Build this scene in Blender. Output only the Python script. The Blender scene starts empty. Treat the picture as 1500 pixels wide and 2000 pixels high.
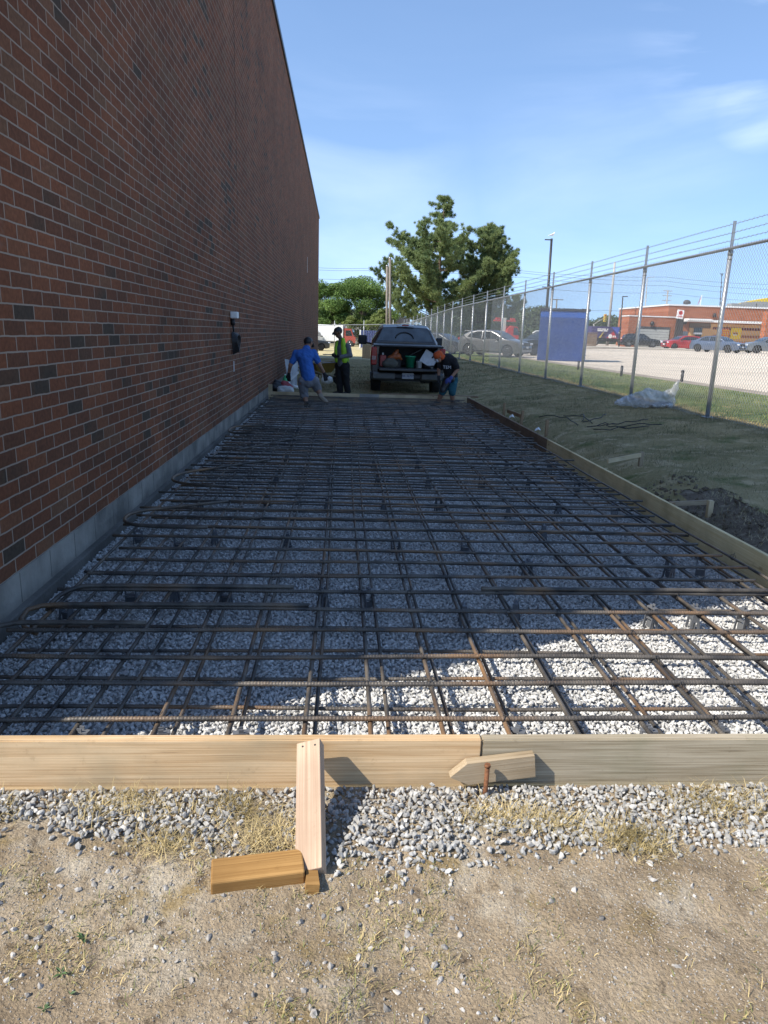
import bpy, bmesh, math, random
import numpy as np
from mathutils import Vector, Matrix, Euler
random.seed(7); rng = np.random.default_rng(7)
R = math.radians
scene = bpy.context.scene
col = scene.collection

# ------------------------------------------------------------------ camera, world, sun, exposure
CAM = Vector((1.7645, 0.0, 1.6)); FPX = 1385.35
YAW, PITCH, ROLL = 0.0630, 0.2473, 0.0321
Fv = Vector((math.sin(YAW)*math.cos(PITCH), math.cos(YAW)*math.cos(PITCH), -math.sin(PITCH)))
Rv0 = Vector((math.cos(YAW), -math.sin(YAW), 0)); Uv0 = Rv0.cross(Fv)
Rv = Rv0*math.cos(ROLL)+Uv0*math.sin(ROLL); Uv = -Rv0*math.sin(ROLL)+Uv0*math.cos(ROLL)
cd = bpy.data.cameras.new('camera'); cam = bpy.data.objects.new('camera', cd); col.objects.link(cam)
M = Matrix((Rv, Uv, -Fv)).transposed().to_4x4(); M.translation = CAM
cam.matrix_world = M
cd.sensor_fit = 'VERTICAL'; cd.sensor_height = 36.0; cd.sensor_width = 27.0; cd.lens = FPX/2000*36.0
cd.clip_start = 0.05; cd.clip_end = 5000
scene.camera = cam

SUN_EL = 43.8; SUN_DIR = (-0.9015, -0.4328)     # horizontal direction towards the sun
w = bpy.data.worlds.new('World'); scene.world = w; w.use_nodes = True
nt = w.node_tree; nt.nodes.clear()
out = nt.nodes.new('ShaderNodeOutputWorld'); bg = nt.nodes.new('ShaderNodeBackground')
sky = nt.nodes.new('ShaderNodeTexSky'); sky.sky_type = 'NISHITA'; sky.sun_disc = False
sky.sun_elevation = R(SUN_EL); sky.sun_rotation = math.atan2(SUN_DIR[0], SUN_DIR[1])
sky.altitude = 100; sky.air_density = 1.0; sky.dust_density = 0.15; sky.ozone_density = 2.6
bg.inputs['Strength'].default_value = 0.15
tc = nt.nodes.new('ShaderNodeTexCoord'); mp = nt.nodes.new('ShaderNodeMapping')
mp.inputs['Scale'].default_value = (1.5, 1.0, 5.0); mp.inputs['Rotation'].default_value = (0.0, 0.15, 0.35)
mp.inputs['Location'].default_value = (2.35, 1.1, 0.7)
no = nt.nodes.new('ShaderNodeTexNoise'); no.inputs['Scale'].default_value = 1.5; no.inputs['Detail'].default_value = 7
no.inputs['Roughness'].default_value = 0.52; no.inputs['Distortion'].default_value = 0.6
cr = nt.nodes.new('ShaderNodeValToRGB'); cr.color_ramp.elements[0].position = 0.40; cr.color_ramp.elements[1].position = 0.72
cr.color_ramp.elements[0].color = (0, 0, 0, 1); cr.color_ramp.elements[1].color = (0.5, 0.5, 0.5, 1)
mx = nt.nodes.new('ShaderNodeMix'); mx.data_type = 'RGBA'
mx.inputs['B'].default_value = (6.2, 6.8, 8.0, 1)
L = nt.links.new
sx = nt.nodes.new('ShaderNodeSeparateXYZ'); sc_ = nt.nodes.new('ShaderNodeCombineXYZ'); sm_ = nt.nodes.new('ShaderNodeMath'); sm_.operation = 'MULTIPLY_ADD'; sm_.use_clamp = False
sm_.inputs[1].default_value = 0.84; sm_.inputs[2].default_value = 0.165     # view a little higher: the clear dry air near this horizon is bluer than the model's
L(tc.outputs['Generated'], sx.inputs[0]); L(sx.outputs['X'], sc_.inputs[0]); L(sx.outputs['Y'], sc_.inputs[1]); L(sx.outputs['Z'], sm_.inputs[0]); L(sm_.outputs[0], sc_.inputs[2]); L(sc_.outputs[0], sky.inputs['Vector'])
L(tc.outputs['Generated'], mp.inputs['Vector']); L(mp.outputs[0], no.inputs['Vector']); L(no.outputs['Fac'], cr.inputs['Fac'])
prev = None
for (u, v, rad, amt) in ((1450, 40, 8, 1.1), (1485, 180, 4.0, 1.4), (1180, 340, 12, .35), (690, 420, 12, .4), (720, 277, 4, .35), (1000, 120, 22, .06)):
    dv = (Rv*((u-750)/FPX) - Uv*((v-1000)/FPX) + Fv).normalized()
    dp = nt.nodes.new('ShaderNodeVectorMath'); dp.operation = 'DOT_PRODUCT'; dp.inputs[1].default_value = dv; L(tc.outputs['Generated'], dp.inputs[0])
    rg = nt.nodes.new('ShaderNodeMapRange'); rg.interpolation_type = 'SMOOTHSTEP'; rg.inputs['From Min'].default_value = math.cos(R(rad)); rg.inputs['From Max'].default_value = 1.0; rg.inputs['To Max'].default_value = amt; L(dp.outputs['Value'], rg.inputs['Value'])
    if prev is None: prev = rg.outputs[0]
    else:
        ad = nt.nodes.new('ShaderNodeMath'); ad.operation = 'MAXIMUM'; L(prev, ad.inputs[0]); L(rg.outputs[0], ad.inputs[1]); prev = ad.outputs[0]
mlt = nt.nodes.new('ShaderNodeMath'); mlt.operation = 'MULTIPLY'; L(cr.outputs['Color'], mlt.inputs[0]); L(prev, mlt.inputs[1]); L(mlt.outputs[0], mx.inputs['Factor']); L(sky.outputs[0], mx.inputs['A']); L(mx.outputs['Result'], bg.inputs['Color']); L(bg.outputs[0], out.inputs['Surface'])
sl = bpy.data.lights.new('sun', 'SUN'); sl.energy = 4.5; sl.angle = R(0.53); sl.color = (1.0, 0.945, 0.85)
so = bpy.data.objects.new('sun', sl); col.objects.link(so)
sdir = Vector((SUN_DIR[0]*math.cos(R(SUN_EL)), SUN_DIR[1]*math.cos(R(SUN_EL)), math.sin(R(SUN_EL))))
so.rotation_euler = sdir.to_track_quat('Z', 'Y').to_euler(); so.location = (-10, -5, 30)
scene.view_settings.view_transform = 'Standard'; scene.view_settings.look = 'None'
scene.view_settings.gamma = 1; scene.view_settings.exposure = 0.80
scene.render.resolution_x = 768; scene.render.resolution_y = 1024
scene.cycles.max_bounces = 6; scene.cycles.transparent_max_bounces = 8

def P(u, v, Y):
    """world point of a photo pixel at distance Y along the wall direction"""
    d = Rv*((u-750)/FPX) - Uv*((v-1000)/FPX) + Fv
    return CAM + d*(Y/d.y)

# ------------------------------------------------------------------ helpers
def tag(o, label=None, cat=None, group=None, kind=None):
    if label: o['label'] = label
    if cat: o['category'] = cat
    if group: o['group'] = group
    if kind: o['kind'] = kind
    return o

def empty(name, loc, label, cat, group=None, rz=0.0):
    o = bpy.data.objects.new(name, None); col.objects.link(o)
    o.location = loc; o.rotation_euler = (0, 0, rz); o.empty_display_size = 0.1
    return tag(o, label, cat, group)

def link(name, me, m=None, parent=None, loc=None, rot=None):
    o = bpy.data.objects.new(name, me); col.objects.link(o)
    if m is not None:
        if isinstance(m, (list, tuple)):
            for k in m: me.materials.append(k)
        else: me.materials.append(m)
    if parent is not None: o.parent = parent
    if loc is not None: o.location = loc
    if rot is not None: o.rotation_euler = rot
    return o

def copy_tree(o, parent=None):
    c = o.copy(); col.objects.link(c)
    if parent is not None: c.parent = parent
    for ch in [x for x in CH.get(o.name, [])]: copy_tree(ch, c)
    return c
CH = {}
def index_children(root):
    CH.clear()
    for o in bpy.data.objects:
        if o.parent is not None: CH.setdefault(o.parent.name, []).append(o)

class MB:
    """collects shapes and links them as ONE mesh"""
    def __init__(s): s.v = []; s.f = []; s.mi = []; s.sm = []; s.cur = 0
    def add(s, vs, fs, smooth=False):
        b = len(s.v); s.v += [tuple(x) for x in vs]
        for f in fs: s.f.append(tuple(i+b for i in f)); s.mi.append(s.cur); s.sm.append(smooth)
        return s
    def box(s, c, d, rot=None, bev=0.0):
        bm = bmesh.new(); bmesh.ops.create_cube(bm, size=1)
        for x in bm.verts: x.co = Vector((x.co.x*d[0], x.co.y*d[1], x.co.z*d[2]))
        if bev: bmesh.ops.bevel(bm, geom=bm.edges[:], offset=bev, segments=2, affect='EDGES', profile=0.5)
        q = Euler(rot).to_matrix() if rot else Matrix.Identity(3)
        bm.verts.index_update(); c = Vector(c)
        s.add([q @ x.co + c for x in bm.verts], [[y.index for y in f.verts] for f in bm.faces]); bm.free(); return s
    def tube(s, pts, r, n=8, cap=True, smooth=True):
        pts = [Vector(p) for p in pts]; rs = r if isinstance(r, (list, tuple)) else [r]*len(pts)
        vs = []; up = None
        for i, p in enumerate(pts):
            t = (pts[min(i+1, len(pts)-1)] - pts[max(i-1, 0)]).normalized()
            if up is None: up = Vector((0, 0, 1)) if abs(t.z) < .9 else Vector((1, 0, 0))
            a = t.cross(up); 
            if a.length < 1e-6: a = t.cross(Vector((0.3, 1, 0.2)))
            a.normalize(); b = t.cross(a); up = -b if b.dot(up) < 0 else b
            for k in range(n):
                an = 2*math.pi*k/n; vs.append(p + (a*math.cos(an) + up*math.sin(an))*rs[i])
        fs = [(i*n+k, i*n+(k+1) % n, (i+1)*n+(k+1) % n, (i+1)*n+k) for i in range(len(pts)-1) for k in range(n)]
        s.add(vs, fs, smooth)
        if cap: s.add(vs[:n], [tuple(range(n))[::-1]]); s.add(vs[-n:], [tuple(range(n))])
        return s
    def prism(s, poly, d, axis='z', off=0.0):
        """polygon (2-D) extruded from off to off+d along axis"""
        n = len(poly)
        def mk(p, h):
            return {'z': (p[0], p[1], h), 'y': (p[0], h, p[1]), 'x': (h, p[0], p[1])}[axis]
        vs = [mk(p, off) for p in poly] + [mk(p, off+d) for p in poly]
        s.add(vs, [tuple(range(n))[::-1], tuple(range(n, 2*n))] + [(i, (i+1) % n, n+(i+1) % n, n+i) for i in range(n)]); return s
    def lathe(s, prof, n=16, c=(0, 0, 0), axis='z', smooth=True):
        vs = []
        for r, h in prof:
            for k in range(n):
                a = 2*math.pi*k/n; x, y = r*math.cos(a), r*math.sin(a)
                q = {'z': (x, y, h), 'y': (x, h, y), 'x': (h, x, y)}[axis]; vs.append((q[0]+c[0], q[1]+c[1], q[2]+c[2]))
        m = len(prof)
        s.add(vs, [(i*n+k, i*n+(k+1) % n, (i+1)*n+(k+1) % n, (i+1)*n+k) for i in range(m-1) for k in range(n)], smooth)
        if prof[0][0] > 1e-4: s.add(vs[:n], [tuple(range(n))])
        if prof[-1][0] > 1e-4: s.add(vs[-n:], [tuple(range(n))])
        return s
    def ball(s, c, r, n=10):
        r = r if isinstance(r, (tuple, list)) else (r, r, r)
        m = n//2+1; vs = []
        for i in range(m+1):
            t = math.pi*i/m
            for k in range(n): a = 2*math.pi*k/n; vs.append((c[0]+r[0]*math.sin(t)*math.cos(a), c[1]+r[1]*math.sin(t)*math.sin(a), c[2]+r[2]*math.cos(t)))
        s.add(vs, [(i*n+k, i*n+(k+1) % n, (i+1)*n+(k+1) % n, (i+1)*n+k) for i in range(m) for k in range(n)], True); return s
    def mesh(s, name):
        me = bpy.data.meshes.new(name); me.from_pydata(s.v, [], s.f)
        me.polygons.foreach_set('material_index', s.mi); me.polygons.foreach_set('use_smooth', s.sm)
        bm = bmesh.new(); bm.from_mesh(me); bmesh.ops.remove_doubles(bm, verts=bm.verts, dist=1e-6); bmesh.ops.recalc_face_normals(bm, faces=bm.faces[:]); bm.to_mesh(me); bm.free()
        me.update(); return me
    def build(s, name, m, parent=None, loc=None, rot=None): return link(name, s.mesh(name), m, parent, loc, rot)

def np_mesh(name, verts, faces, smooth=False):
    verts = np.asarray(verts, np.float32); faces = np.asarray(faces, np.int32)
    me = bpy.data.meshes.new(name); k = faces.shape[1]; nf = len(faces)
    me.vertices.add(len(verts)); me.vertices.foreach_set('co', verts.ravel())
    me.loops.add(nf*k); me.loops.foreach_set('vertex_index', faces.ravel())
    me.polygons.add(nf); me.polygons.foreach_set('loop_start', np.arange(0, nf*k, k, dtype=np.int32))
    try: me.polygons.foreach_set('loop_total', np.full(nf, k, np.int32))
    except Exception: pass
    me.polygons.foreach_set('use_smooth', np.full(nf, smooth, bool))
    me.update(calc_edges=True); me.validate(); return me

# ------------------------------------------------------------------ materials
def mat(name, c, rough=0.6, metal=0.0, var=0.15, scale=8.0, bump=0.0, bscale=None, c2=None, spec=0.5, coat=0.0, stretch=(1, 1, 1), alpha=1.0, trans=0.0, detail=6, island=0.0, det_lo=0.35, det_hi=0.65):
    m = bpy.data.materials.new(name); m.use_nodes = True; t = m.node_tree; b = t.nodes['Principled BSDF']
    b.inputs['Roughness'].default_value = rough; b.inputs['Metallic'].default_value = metal
    b.inputs['Specular IOR Level'].default_value = spec; b.inputs['Coat Weight'].default_value = coat
    if trans: b.inputs['Transmission Weight'].default_value = trans
    if alpha < 1: b.inputs['Alpha'].default_value = alpha
    N = t.nodes.new; Lk = t.links.new
    tc = N('ShaderNodeTexCoord'); mp = N('ShaderNodeMapping'); mp.inputs['Scale'].default_value = stretch
    Lk(tc.outputs['Object'], mp.inputs['Vector'])
    no = N('ShaderNodeTexNoise'); no.inputs['Scale'].default_value = scale; no.inputs['Detail'].default_value = detail
    Lk(mp.outputs[0], no.inputs['Vector'])
    r = N('ShaderNodeValToRGB'); r.color_ramp.elements[0].position = det_lo; r.color_ramp.elements[1].position = det_hi
    c2 = c2 or tuple(min(1, x*(1+var)) for x in c)
    c1 = c if c2 and var == 0 else tuple(x*(1-var) for x in c)
    r.color_ramp.elements[0].color = (*c1, 1); r.color_ramp.elements[1].color = (*c2, 1)
    Lk(no.outputs['Fac'], r.inputs['Fac']); o = r.outputs['Color']
    if island:
        g = N('ShaderNodeNewGeometry'); mr = N('ShaderNodeMapRange'); mr.inputs['To Min'].default_value = 1-island; mr.inputs['To Max'].default_value = 1+island
        Lk(g.outputs['Random Per Island'], mr.inputs['Value'])
        h = N('ShaderNodeVectorMath'); h.operation = 'SCALE'; Lk(o, h.inputs[0]); Lk(mr.outputs[0], h.inputs['Scale']); o = h.outputs[0]
    Lk(o, b.inputs['Base Color'])
    if bump:
        n2 = N('ShaderNodeTexNoise'); n2.inputs['Scale'].default_value = bscale or scale*4; n2.inputs['Detail'].default_value = 6
        Lk(mp.outputs[0], n2.inputs['Vector'])
        bp = N('ShaderNodeBump'); bp.inputs['Strength'].default_value = bump; bp.inputs['Distance'].default_value = 0.02
        Lk(n2.outputs['Fac'], bp.inputs['Height']); Lk(bp.outputs[0], b.inputs['Normal'])
    m['bsdf'] = b.name
    return m

def glass_dark(name, c=(0.02, 0.025, 0.03), rough=0.05):
    return mat(name, c, rough, 0, 0.2, 2, spec=0.8)

def wood(name, c1, c2, knots=0.5, rough=0.75, wear=None, ringscale=1.0):
    """grain along local X"""
    m = bpy.data.materials.new(name); m.use_nodes = True; t = m.node_tree; b = t.nodes['Principled BSDF']
    b.inputs['Roughness'].default_value = rough; b.inputs['Specular IOR Level'].default_value = 0.25
    N = t.nodes.new; Lk = t.links.new
    tc = N('ShaderNodeTexCoord'); oi = N('ShaderNodeObjectInfo'); ad = N('ShaderNodeVectorMath'); ad.operation = 'ADD'
    ml = N('ShaderNodeVectorMath'); ml.operation = 'SCALE'; cx = N('ShaderNodeCombineXYZ')
    for k in range(3): Lk(oi.outputs['Random'], cx.inputs[k])
    Lk(cx.outputs[0], ml.inputs[0]); ml.inputs['Scale'].default_value = 13.0
    Lk(tc.outputs['Object'], ad.inputs[0]); Lk(ml.outputs[0], ad.inputs[1])
    mp = N('ShaderNodeMapping'); mp.inputs['Scale'].default_value = (0.9, 14*ringscale, 14*ringscale); Lk(ad.outputs[0], mp.inputs['Vector'])
    n1 = N('ShaderNodeTexNoise'); n1.inputs['Scale'].default_value = 1.6; n1.inputs['Detail'].default_value = 7; n1.inputs['Distortion'].default_value = 0.9; Lk(mp.outputs[0], n1.inputs['Vector'])
    mp2 = N('ShaderNodeMapping'); mp2.inputs['Scale'].default_value = (1.6, 150, 150); Lk(ad.outputs[0], mp2.inputs['Vector'])
    n2 = N('ShaderNodeTexNoise'); n2.inputs['Scale'].default_value = 1.5; n2.inputs['Detail'].default_value = 3; Lk(mp2.outputs[0], n2.inputs['Vector'])
    n3 = N('ShaderNodeTexNoise'); n3.inputs['Scale'].default_value = 3.2; n3.inputs['Detail'].default_value = 5; Lk(ad.outputs[0], n3.inputs['Vector'])
    mm = N('ShaderNodeMath'); mm.operation = 'MULTIPLY_ADD'; mm.inputs[1].default_value = 0.6; Lk(n2.outputs['Fac'], mm.inputs[0])
    m2 = N('ShaderNodeMath'); m2.operation = 'MULTIPLY'; m2.inputs[1].default_value = 0.42; Lk(n1.outputs['Fac'], m2.inputs[0]); Lk(m2.outputs[0], mm.inputs[2])
    r = N('ShaderNodeValToRGB'); r.color_ramp.elements[0].position = 0.36; r.color_ramp.elements[1].position = 0.62
    r.color_ramp.elements[0].color = (*c1, 1); r.color_ramp.elements[1].color = (*c2, 1); Lk(mm.outputs[0], r.inputs['Fac'])
    # blotches
    r3 = N('ShaderNodeValToRGB'); r3.color_ramp.elements[0].position = 0.45; r3.color_ramp.elements[1].position = 0.68; Lk(n3.outputs['Fac'], r3.inputs['Fac'])
    mx = N('ShaderNodeMix'); mx.data_type = 'RGBA'; wr = wear or tuple(x*0.62 for x in c1)
    mx.inputs['B'].default_value = (*wr, 1); Lk(r.outputs['Color'], mx.inputs['A'])
    fm = N('ShaderNodeMath'); fm.operation = 'MULTIPLY'; fm.inputs[1].default_value = 0.55; Lk(r3.outputs['Color'], fm.inputs[0]); Lk(fm.outputs[0], mx.inputs['Factor'])
    # knots
    mp4 = N('ShaderNodeMapping'); mp4.inputs['Scale'].default_value = (2.6, 5.5, 5.5); Lk(ad.outputs[0], mp4.inputs['Vector'])
    vo = N('ShaderNodeTexVoronoi'); vo.inputs['Scale'].default_value = 1.0; Lk(mp4.outputs[0], vo.inputs['Vector'])
    kr = N('ShaderNodeValToRGB'); kr.color_ramp.elements[0].position = 0.04; kr.color_ramp.elements[0].color = (1, 1, 1, 1); kr.color_ramp.elements[1].position = 0.085; kr.color_ramp.elements[1].color = (0, 0, 0, 1)
    Lk(vo.outputs['Distance'], kr.inputs['Fac'])
    km = N('ShaderNodeMath'); km.operation = 'MULTIPLY'; km.inputs[1].default_value = knots; Lk(kr.outputs['Color'], km.inputs[0])
    mk = N('ShaderNodeMix'); mk.data_type = 'RGBA'; mk.inputs['B'].default_value = (c1[0]*.35, c1[1]*.28, c1[2]*.22, 1); Lk(mx.outputs['Result'], mk.inputs['A']); Lk(km.outputs[0], mk.inputs['Factor'])
    mp5 = N('ShaderNodeMapping'); mp5.inputs['Scale'].default_value = (2.0, 60, 60); Lk(ad.outputs[0], mp5.inputs['Vector'])
    n5 = N('ShaderNodeTexNoise'); n5.inputs['Scale'].default_value = 1.1; n5.inputs['Detail'].default_value = 5; Lk(mp5.outputs[0], n5.inputs['Vector'])
    r5 = N('ShaderNodeValToRGB'); r5.color_ramp.elements[0].position = 0.64; r5.color_ramp.elements[1].position = 0.74; Lk(n5.outputs['Fac'], r5.inputs['Fac'])
    n6 = N('ShaderNodeTexNoise'); n6.inputs['Scale'].default_value = 26; n6.inputs['Detail'].default_value = 6; n6.inputs['Roughness'].default_value = .7; Lk(ad.outputs[0], n6.inputs['Vector'])
    r6 = N('ShaderNodeValToRGB'); r6.color_ramp.elements[0].position = 0.60; r6.color_ramp.elements[1].position = 0.72; Lk(n6.outputs['Fac'], r6.inputs['Fac'])
    a5 = N('ShaderNodeMath'); a5.operation = 'MULTIPLY_ADD'; a5.inputs[1].default_value = .45; a5.use_clamp = True; Lk(r6.outputs['Color'], a5.inputs[0]); Lk(r5.outputs['Color'], a5.inputs[2])
    f5 = N('ShaderNodeMath'); f5.operation = 'MULTIPLY'; f5.inputs[1].default_value = .6; Lk(a5.outputs[0], f5.inputs[0])
    mk5 = N('ShaderNodeMix'); mk5.data_type = 'RGBA'; mk5.inputs['B'].default_value = (c1[0]*.5, c1[1]*.46, c1[2]*.42, 1); Lk(mk.outputs['Result'], mk5.inputs['A']); Lk(f5.outputs[0], mk5.inputs['Factor'])
    Lk(mk5.outputs['Result'], b.inputs['Base Color'])
    bp = N('ShaderNodeBump'); bp.inputs['Strength'].default_value = 0.35; bp.inputs['Distance'].default_value = 0.004; Lk(mm.outputs[0], bp.inputs['Height']); Lk(bp.outputs[0], b.inputs['Normal'])
    return m

W_FRESH = wood('fresh_pine', (0.42, 0.265, 0.13), (0.63, 0.455, 0.27), 0.85, wear=(0.30, 0.25, 0.16))
W_WEATHER = wood('weathered_pine', (0.21, 0.165, 0.10), (0.40, 0.34, 0.245), 0.8, wear=(0.20, 0.195, 0.12))
W_YELLOW = wood('yellow_spruce', (0.66, 0.50, 0.24), (0.80, 0.65, 0.37), 0.5)
W_DARK = wood('brown_plank', (0.19, 0.12, 0.07), (0.29, 0.20, 0.125), 0.4)
W_GREY = wood('grey_plank', (0.30, 0.28, 0.25), (0.42, 0.40, 0.36), 0.3)
W_PALE = wood('pale_plank', (0.50, 0.38, 0.22), (0.66, 0.53, 0.34), 0.7)
W_STAKE = wood('pinkish_stake', (0.36, 0.25, 0.165), (0.53, 0.40, 0.285), 0.6, wear=(0.30, 0.20, 0.14))
W_BROWN = wood('treated_lumber', (0.26, 0.135, 0.04), (0.42, 0.24, 0.085), 0.5, ringscale=1.6)
W_STK = wood('brown_stake', (0.27, 0.175, 0.10), (0.40, 0.28, 0.17), 0.4)
W_OLD = wood('old_stake', (0.27, 0.20, 0.12), (0.40, 0.32, 0.22), 0.5)

M_STEEL = mat('galvanised_steel', (0.42, 0.43, 0.44), 0.45, 0.75, 0.12, 30)
M_WIRE = mat('galvanised_wire', (0.36, 0.37, 0.38), 0.5, 0.6, 0.1, 10)
M_BLACK = mat('black_plastic', (0.018, 0.018, 0.02), 0.5, 0, 0.2, 10)
M_RUBBER = mat('black_rubber', (0.02, 0.02, 0.021), 0.85, 0, 0.2, 20)
M_WHITE = mat('white_plastic', (0.75, 0.75, 0.73), 0.5, 0, 0.06, 5)
M_GLASS = glass_dark('dark_glass')
M_CHROME = mat('bright_metal', (0.62, 0.63, 0.65), 0.28, 0.9, 0.08, 20)
M_RUST = mat('rusty_steel', (0.17, 0.07, 0.03), 0.85, 0.2, 0.4, 60, 0.3)
M_REDLAMP = mat('red_lamp', (0.32, 0.012, 0.012), 0.2, 0, 0.2, 10)
M_CONC = mat('weathered_concrete', (0.22, 0.20, 0.17), 0.9, 0, 0.4, 2.6, 0.35, 25)
M_SKIN = mat('tanned_skin', (0.30, 0.155, 0.095), 0.55, 0, 0.12, 15)
M_SKIN_D = mat('brown_skin', (0.13, 0.068, 0.042), 0.5, 0, 0.12, 15)
def plain(name, c, rough=0.7, **k): return mat(name, c, rough, 0, k.pop('var', 0.12), k.pop('scale', 9), **k)
# ------------------------------------------------------------------ value noise
_tab = rng.random((256, 256))
def vnoise(x, y, s):
    x = np.asarray(x, float)/s+100.0; y = np.asarray(y, float)/s+100.0
    xi = np.floor(x).astype(int); yi = np.floor(y).astype(int); fx = x-xi; fy = y-yi
    fx = fx*fx*(3-2*fx); fy = fy*fy*(3-2*fy); g = lambda a, b: _tab[a % 256, b % 256]
    return (g(xi, yi)*(1-fx)+g(xi+1, yi)*fx)*(1-fy)+(g(xi, yi+1)*(1-fx)+g(xi+1, yi+1)*fx)*fy
def fbm(x, y, s, o=4): return sum(vnoise(np.asarray(x)+7.3*k, np.asarray(y)-3.1*k, s/2**k)/2**k for k in range(o))/(2-2.0**(1-o))
def sstep(a, b, x): t = np.clip((np.asarray(x, float)-a)/(b-a), 0, 1); return t*t*(3-2*t)

XR = 4.712; YF = 2.262; YB = 16.86            # inner faces of the form boards
FX = 7.92                                     # fence line
def gz(x, y):
    x = np.asarray(x, float); y = np.asarray(y, float)
    side = sstep(4.85, 5.7, x)*0.16 + sstep(5.3, 8.1, x)*0.23
    side = side*(1-sstep(40, 76, y)*1.35*(1-sstep(8.5, 11.5, x)))
    trench = -0.05*np.exp(-((x-5.0)/0.22)**2)*sstep(2.5, 4, y)*(1-sstep(14, 16.5, y))
    rough = (fbm(x, y, 0.22)-.5)*0.07*np.exp(-((x-5.15)/0.4)**2)*sstep(2.5, 3.5, y)*(1-sstep(15, 17, y))
    rough = rough + (fbm(x+50, y, 1.1)-.5)*0.09*sstep(5.1, 5.7, x)*(1-sstep(8.5, 11, x))
    back = 0.04*sstep(16.9, 17.3, y)*(1-sstep(4.5, 5.2, x)) - 0.24*sstep(36, 52, y)*(1-sstep(4.5, 6.5, x))
    front = (fbm(x, y, 0.5)-.5)*0.06*(1-sstep(1.9, 2.25, y)) + (fbm(x+9, y, 0.07, 3)-.5)*0.020*(1-sstep(2.1, 2.2, y)) - 0.02*(1-sstep(1.6, 1.9, y))
    lot = 0.03*sstep(11.8, 12.0, x)
    far = sstep(13.5, 32, x)*0.40*sstep(28, 60, y)
    return side+trench+rough+back+front*(1-sstep(4.8, 5.4, x))+lot+far

def axis(segs):
    a = []
    for lo, hi, st in segs: a += list(np.arange(lo, hi-1e-9, st))
    return np.array(a+[segs[-1][1]])
def sheet(name, xs, ys, m, dz=0.0, keep=None, kind='structure', zf=None):
    X, Y = np.meshgrid(xs, ys); Z = (zf or gz)(X, Y)+dz
    nx, ny = len(xs), len(ys); v = np.stack([X, Y, Z], -1).reshape(-1, 3)
    i = np.arange(nx*ny).reshape(ny, nx)
    f = np.stack([i[:-1, :-1], i[:-1, 1:], i[1:, 1:], i[1:, :-1]], -1).reshape(-1, 4)
    if keep is not None:
        cx = (v[f[:, 0], 0]+v[f[:, 2], 0])/2; cy = (v[f[:, 0], 1]+v[f[:, 2], 1])/2; f = f[keep(cx, cy)]
    o = link(name, np_mesh(name, v, f, True), m); return tag(o, kind=kind)

def ground_mat(name, cols, scales, bump=0.5, bscale=60, rough=0.95):
    """layered noise colours: cols = [c0,c1,c2,c3]"""
    m = bpy.data.materials.new(name); m.use_nodes = True; t = m.node_tree; b = t.nodes['Principled BSDF']; b.inputs['Roughness'].default_value = rough; b.inputs['Specular IOR Level'].default_value = 0.15
    N = t.nodes.new; Lk = t.links.new; tc = N('ShaderNodeTexCoord')
    def nz(s, d=7): n = N('ShaderNodeTexNoise'); n.inputs['Scale'].default_value = s; n.inputs['Detail'].default_value = d; n.inputs['Roughness'].default_value = 0.62; Lk(tc.outputs['Object'], n.inputs['Vector']); return n.outputs['Fac']
    def ramp(src, a, b_): r = N('ShaderNodeValToRGB'); r.color_ramp.elements[0].position = a; r.color_ramp.elements[1].position = b_; Lk(src, r.inputs['Fac']); return r
    r1 = ramp(nz(scales[0]), .38, .62); r1.color_ramp.elements[0].color = (*cols[0], 1); r1.color_ramp.elements[1].color = (*cols[1], 1)
    cur = r1.outputs['Color']
    for c, s, lo in zip(cols[2:], scales[1:], (0.52, 0.55, 0.56)):
        r = ramp(nz(s), lo, lo+0.12); x = N('ShaderNodeMix'); x.data_type = 'RGBA'; x.inputs['B'].default_value = (*c, 1); Lk(cur, x.inputs['A']); Lk(r.outputs['Color'], x.inputs['Factor']); cur = x.outputs['Result']
    fine = nz(bscale*2.2, 4); mr = N('ShaderNodeMapRange'); mr.inputs['From Min'].default_value = .3; mr.inputs['From Max'].default_value = .7; mr.inputs['To Min'].default_value = .72; mr.inputs['To Max'].default_value = 1.25; Lk(fine, mr.inputs['Value'])
    sc = N('ShaderNodeVectorMath'); sc.operation = 'SCALE'; Lk(cur, sc.inputs[0]); Lk(mr.outputs[0], sc.inputs['Scale']); Lk(sc.outputs[0], b.inputs['Base Color'])
    bp = N('ShaderNodeBump'); bp.inputs['Strength'].default_value = bump; bp.inputs['Distance'].default_value = 0.02; Lk(nz(bscale), bp.inputs['Height']); Lk(bp.outputs[0], b.inputs['Normal'])
    return m
G_DIRT = ground_mat('dry_dirt', [(0.235, 0.178, 0.115), (0.345, 0.272, 0.185), (0.39, 0.335, 0.255), (0.25, 0.185, 0.095), (0.145, 0.108, 0.07)], [4.6, 2.6, 5.5, 15.0], 0.85, 75)
G_BED = ground_mat('stone_dust', [(0.34, 0.34, 0.335), (0.42, 0.42, 0.41), (0.48, 0.48, 0.47)], [8, 30], 1.0, 70)
G_LAWN = ground_mat('dry_lawn', [(0.22, 0.185, 0.085), (0.37, 0.30, 0.155), (0.47, 0.375, 0.22), (0.13, 0.145, 0.05)], [0.9, 4.3, 1.9], 0.9, 45)
G_SOIL = ground_mat('dark_soil', [(0.115, 0.09, 0.066), (0.18, 0.145, 0.105), (0.25, 0.21, 0.15)], [3, 7], 1.0, 30)
G_LOT = ground_mat('pale_concrete_lot', [(0.55, 0.47, 0.375), (0.63, 0.545, 0.44), (0.48, 0.415, 0.335)], [0.35, 0.16], 0.2, 20)
G_VERGE = ground_mat('green_verge', [(0.09, 0.13, 0.04), (0.16, 0.19, 0.07), (0.30, 0.25, 0.12)], [1.2, 2.6], 0.9, 45)
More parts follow.
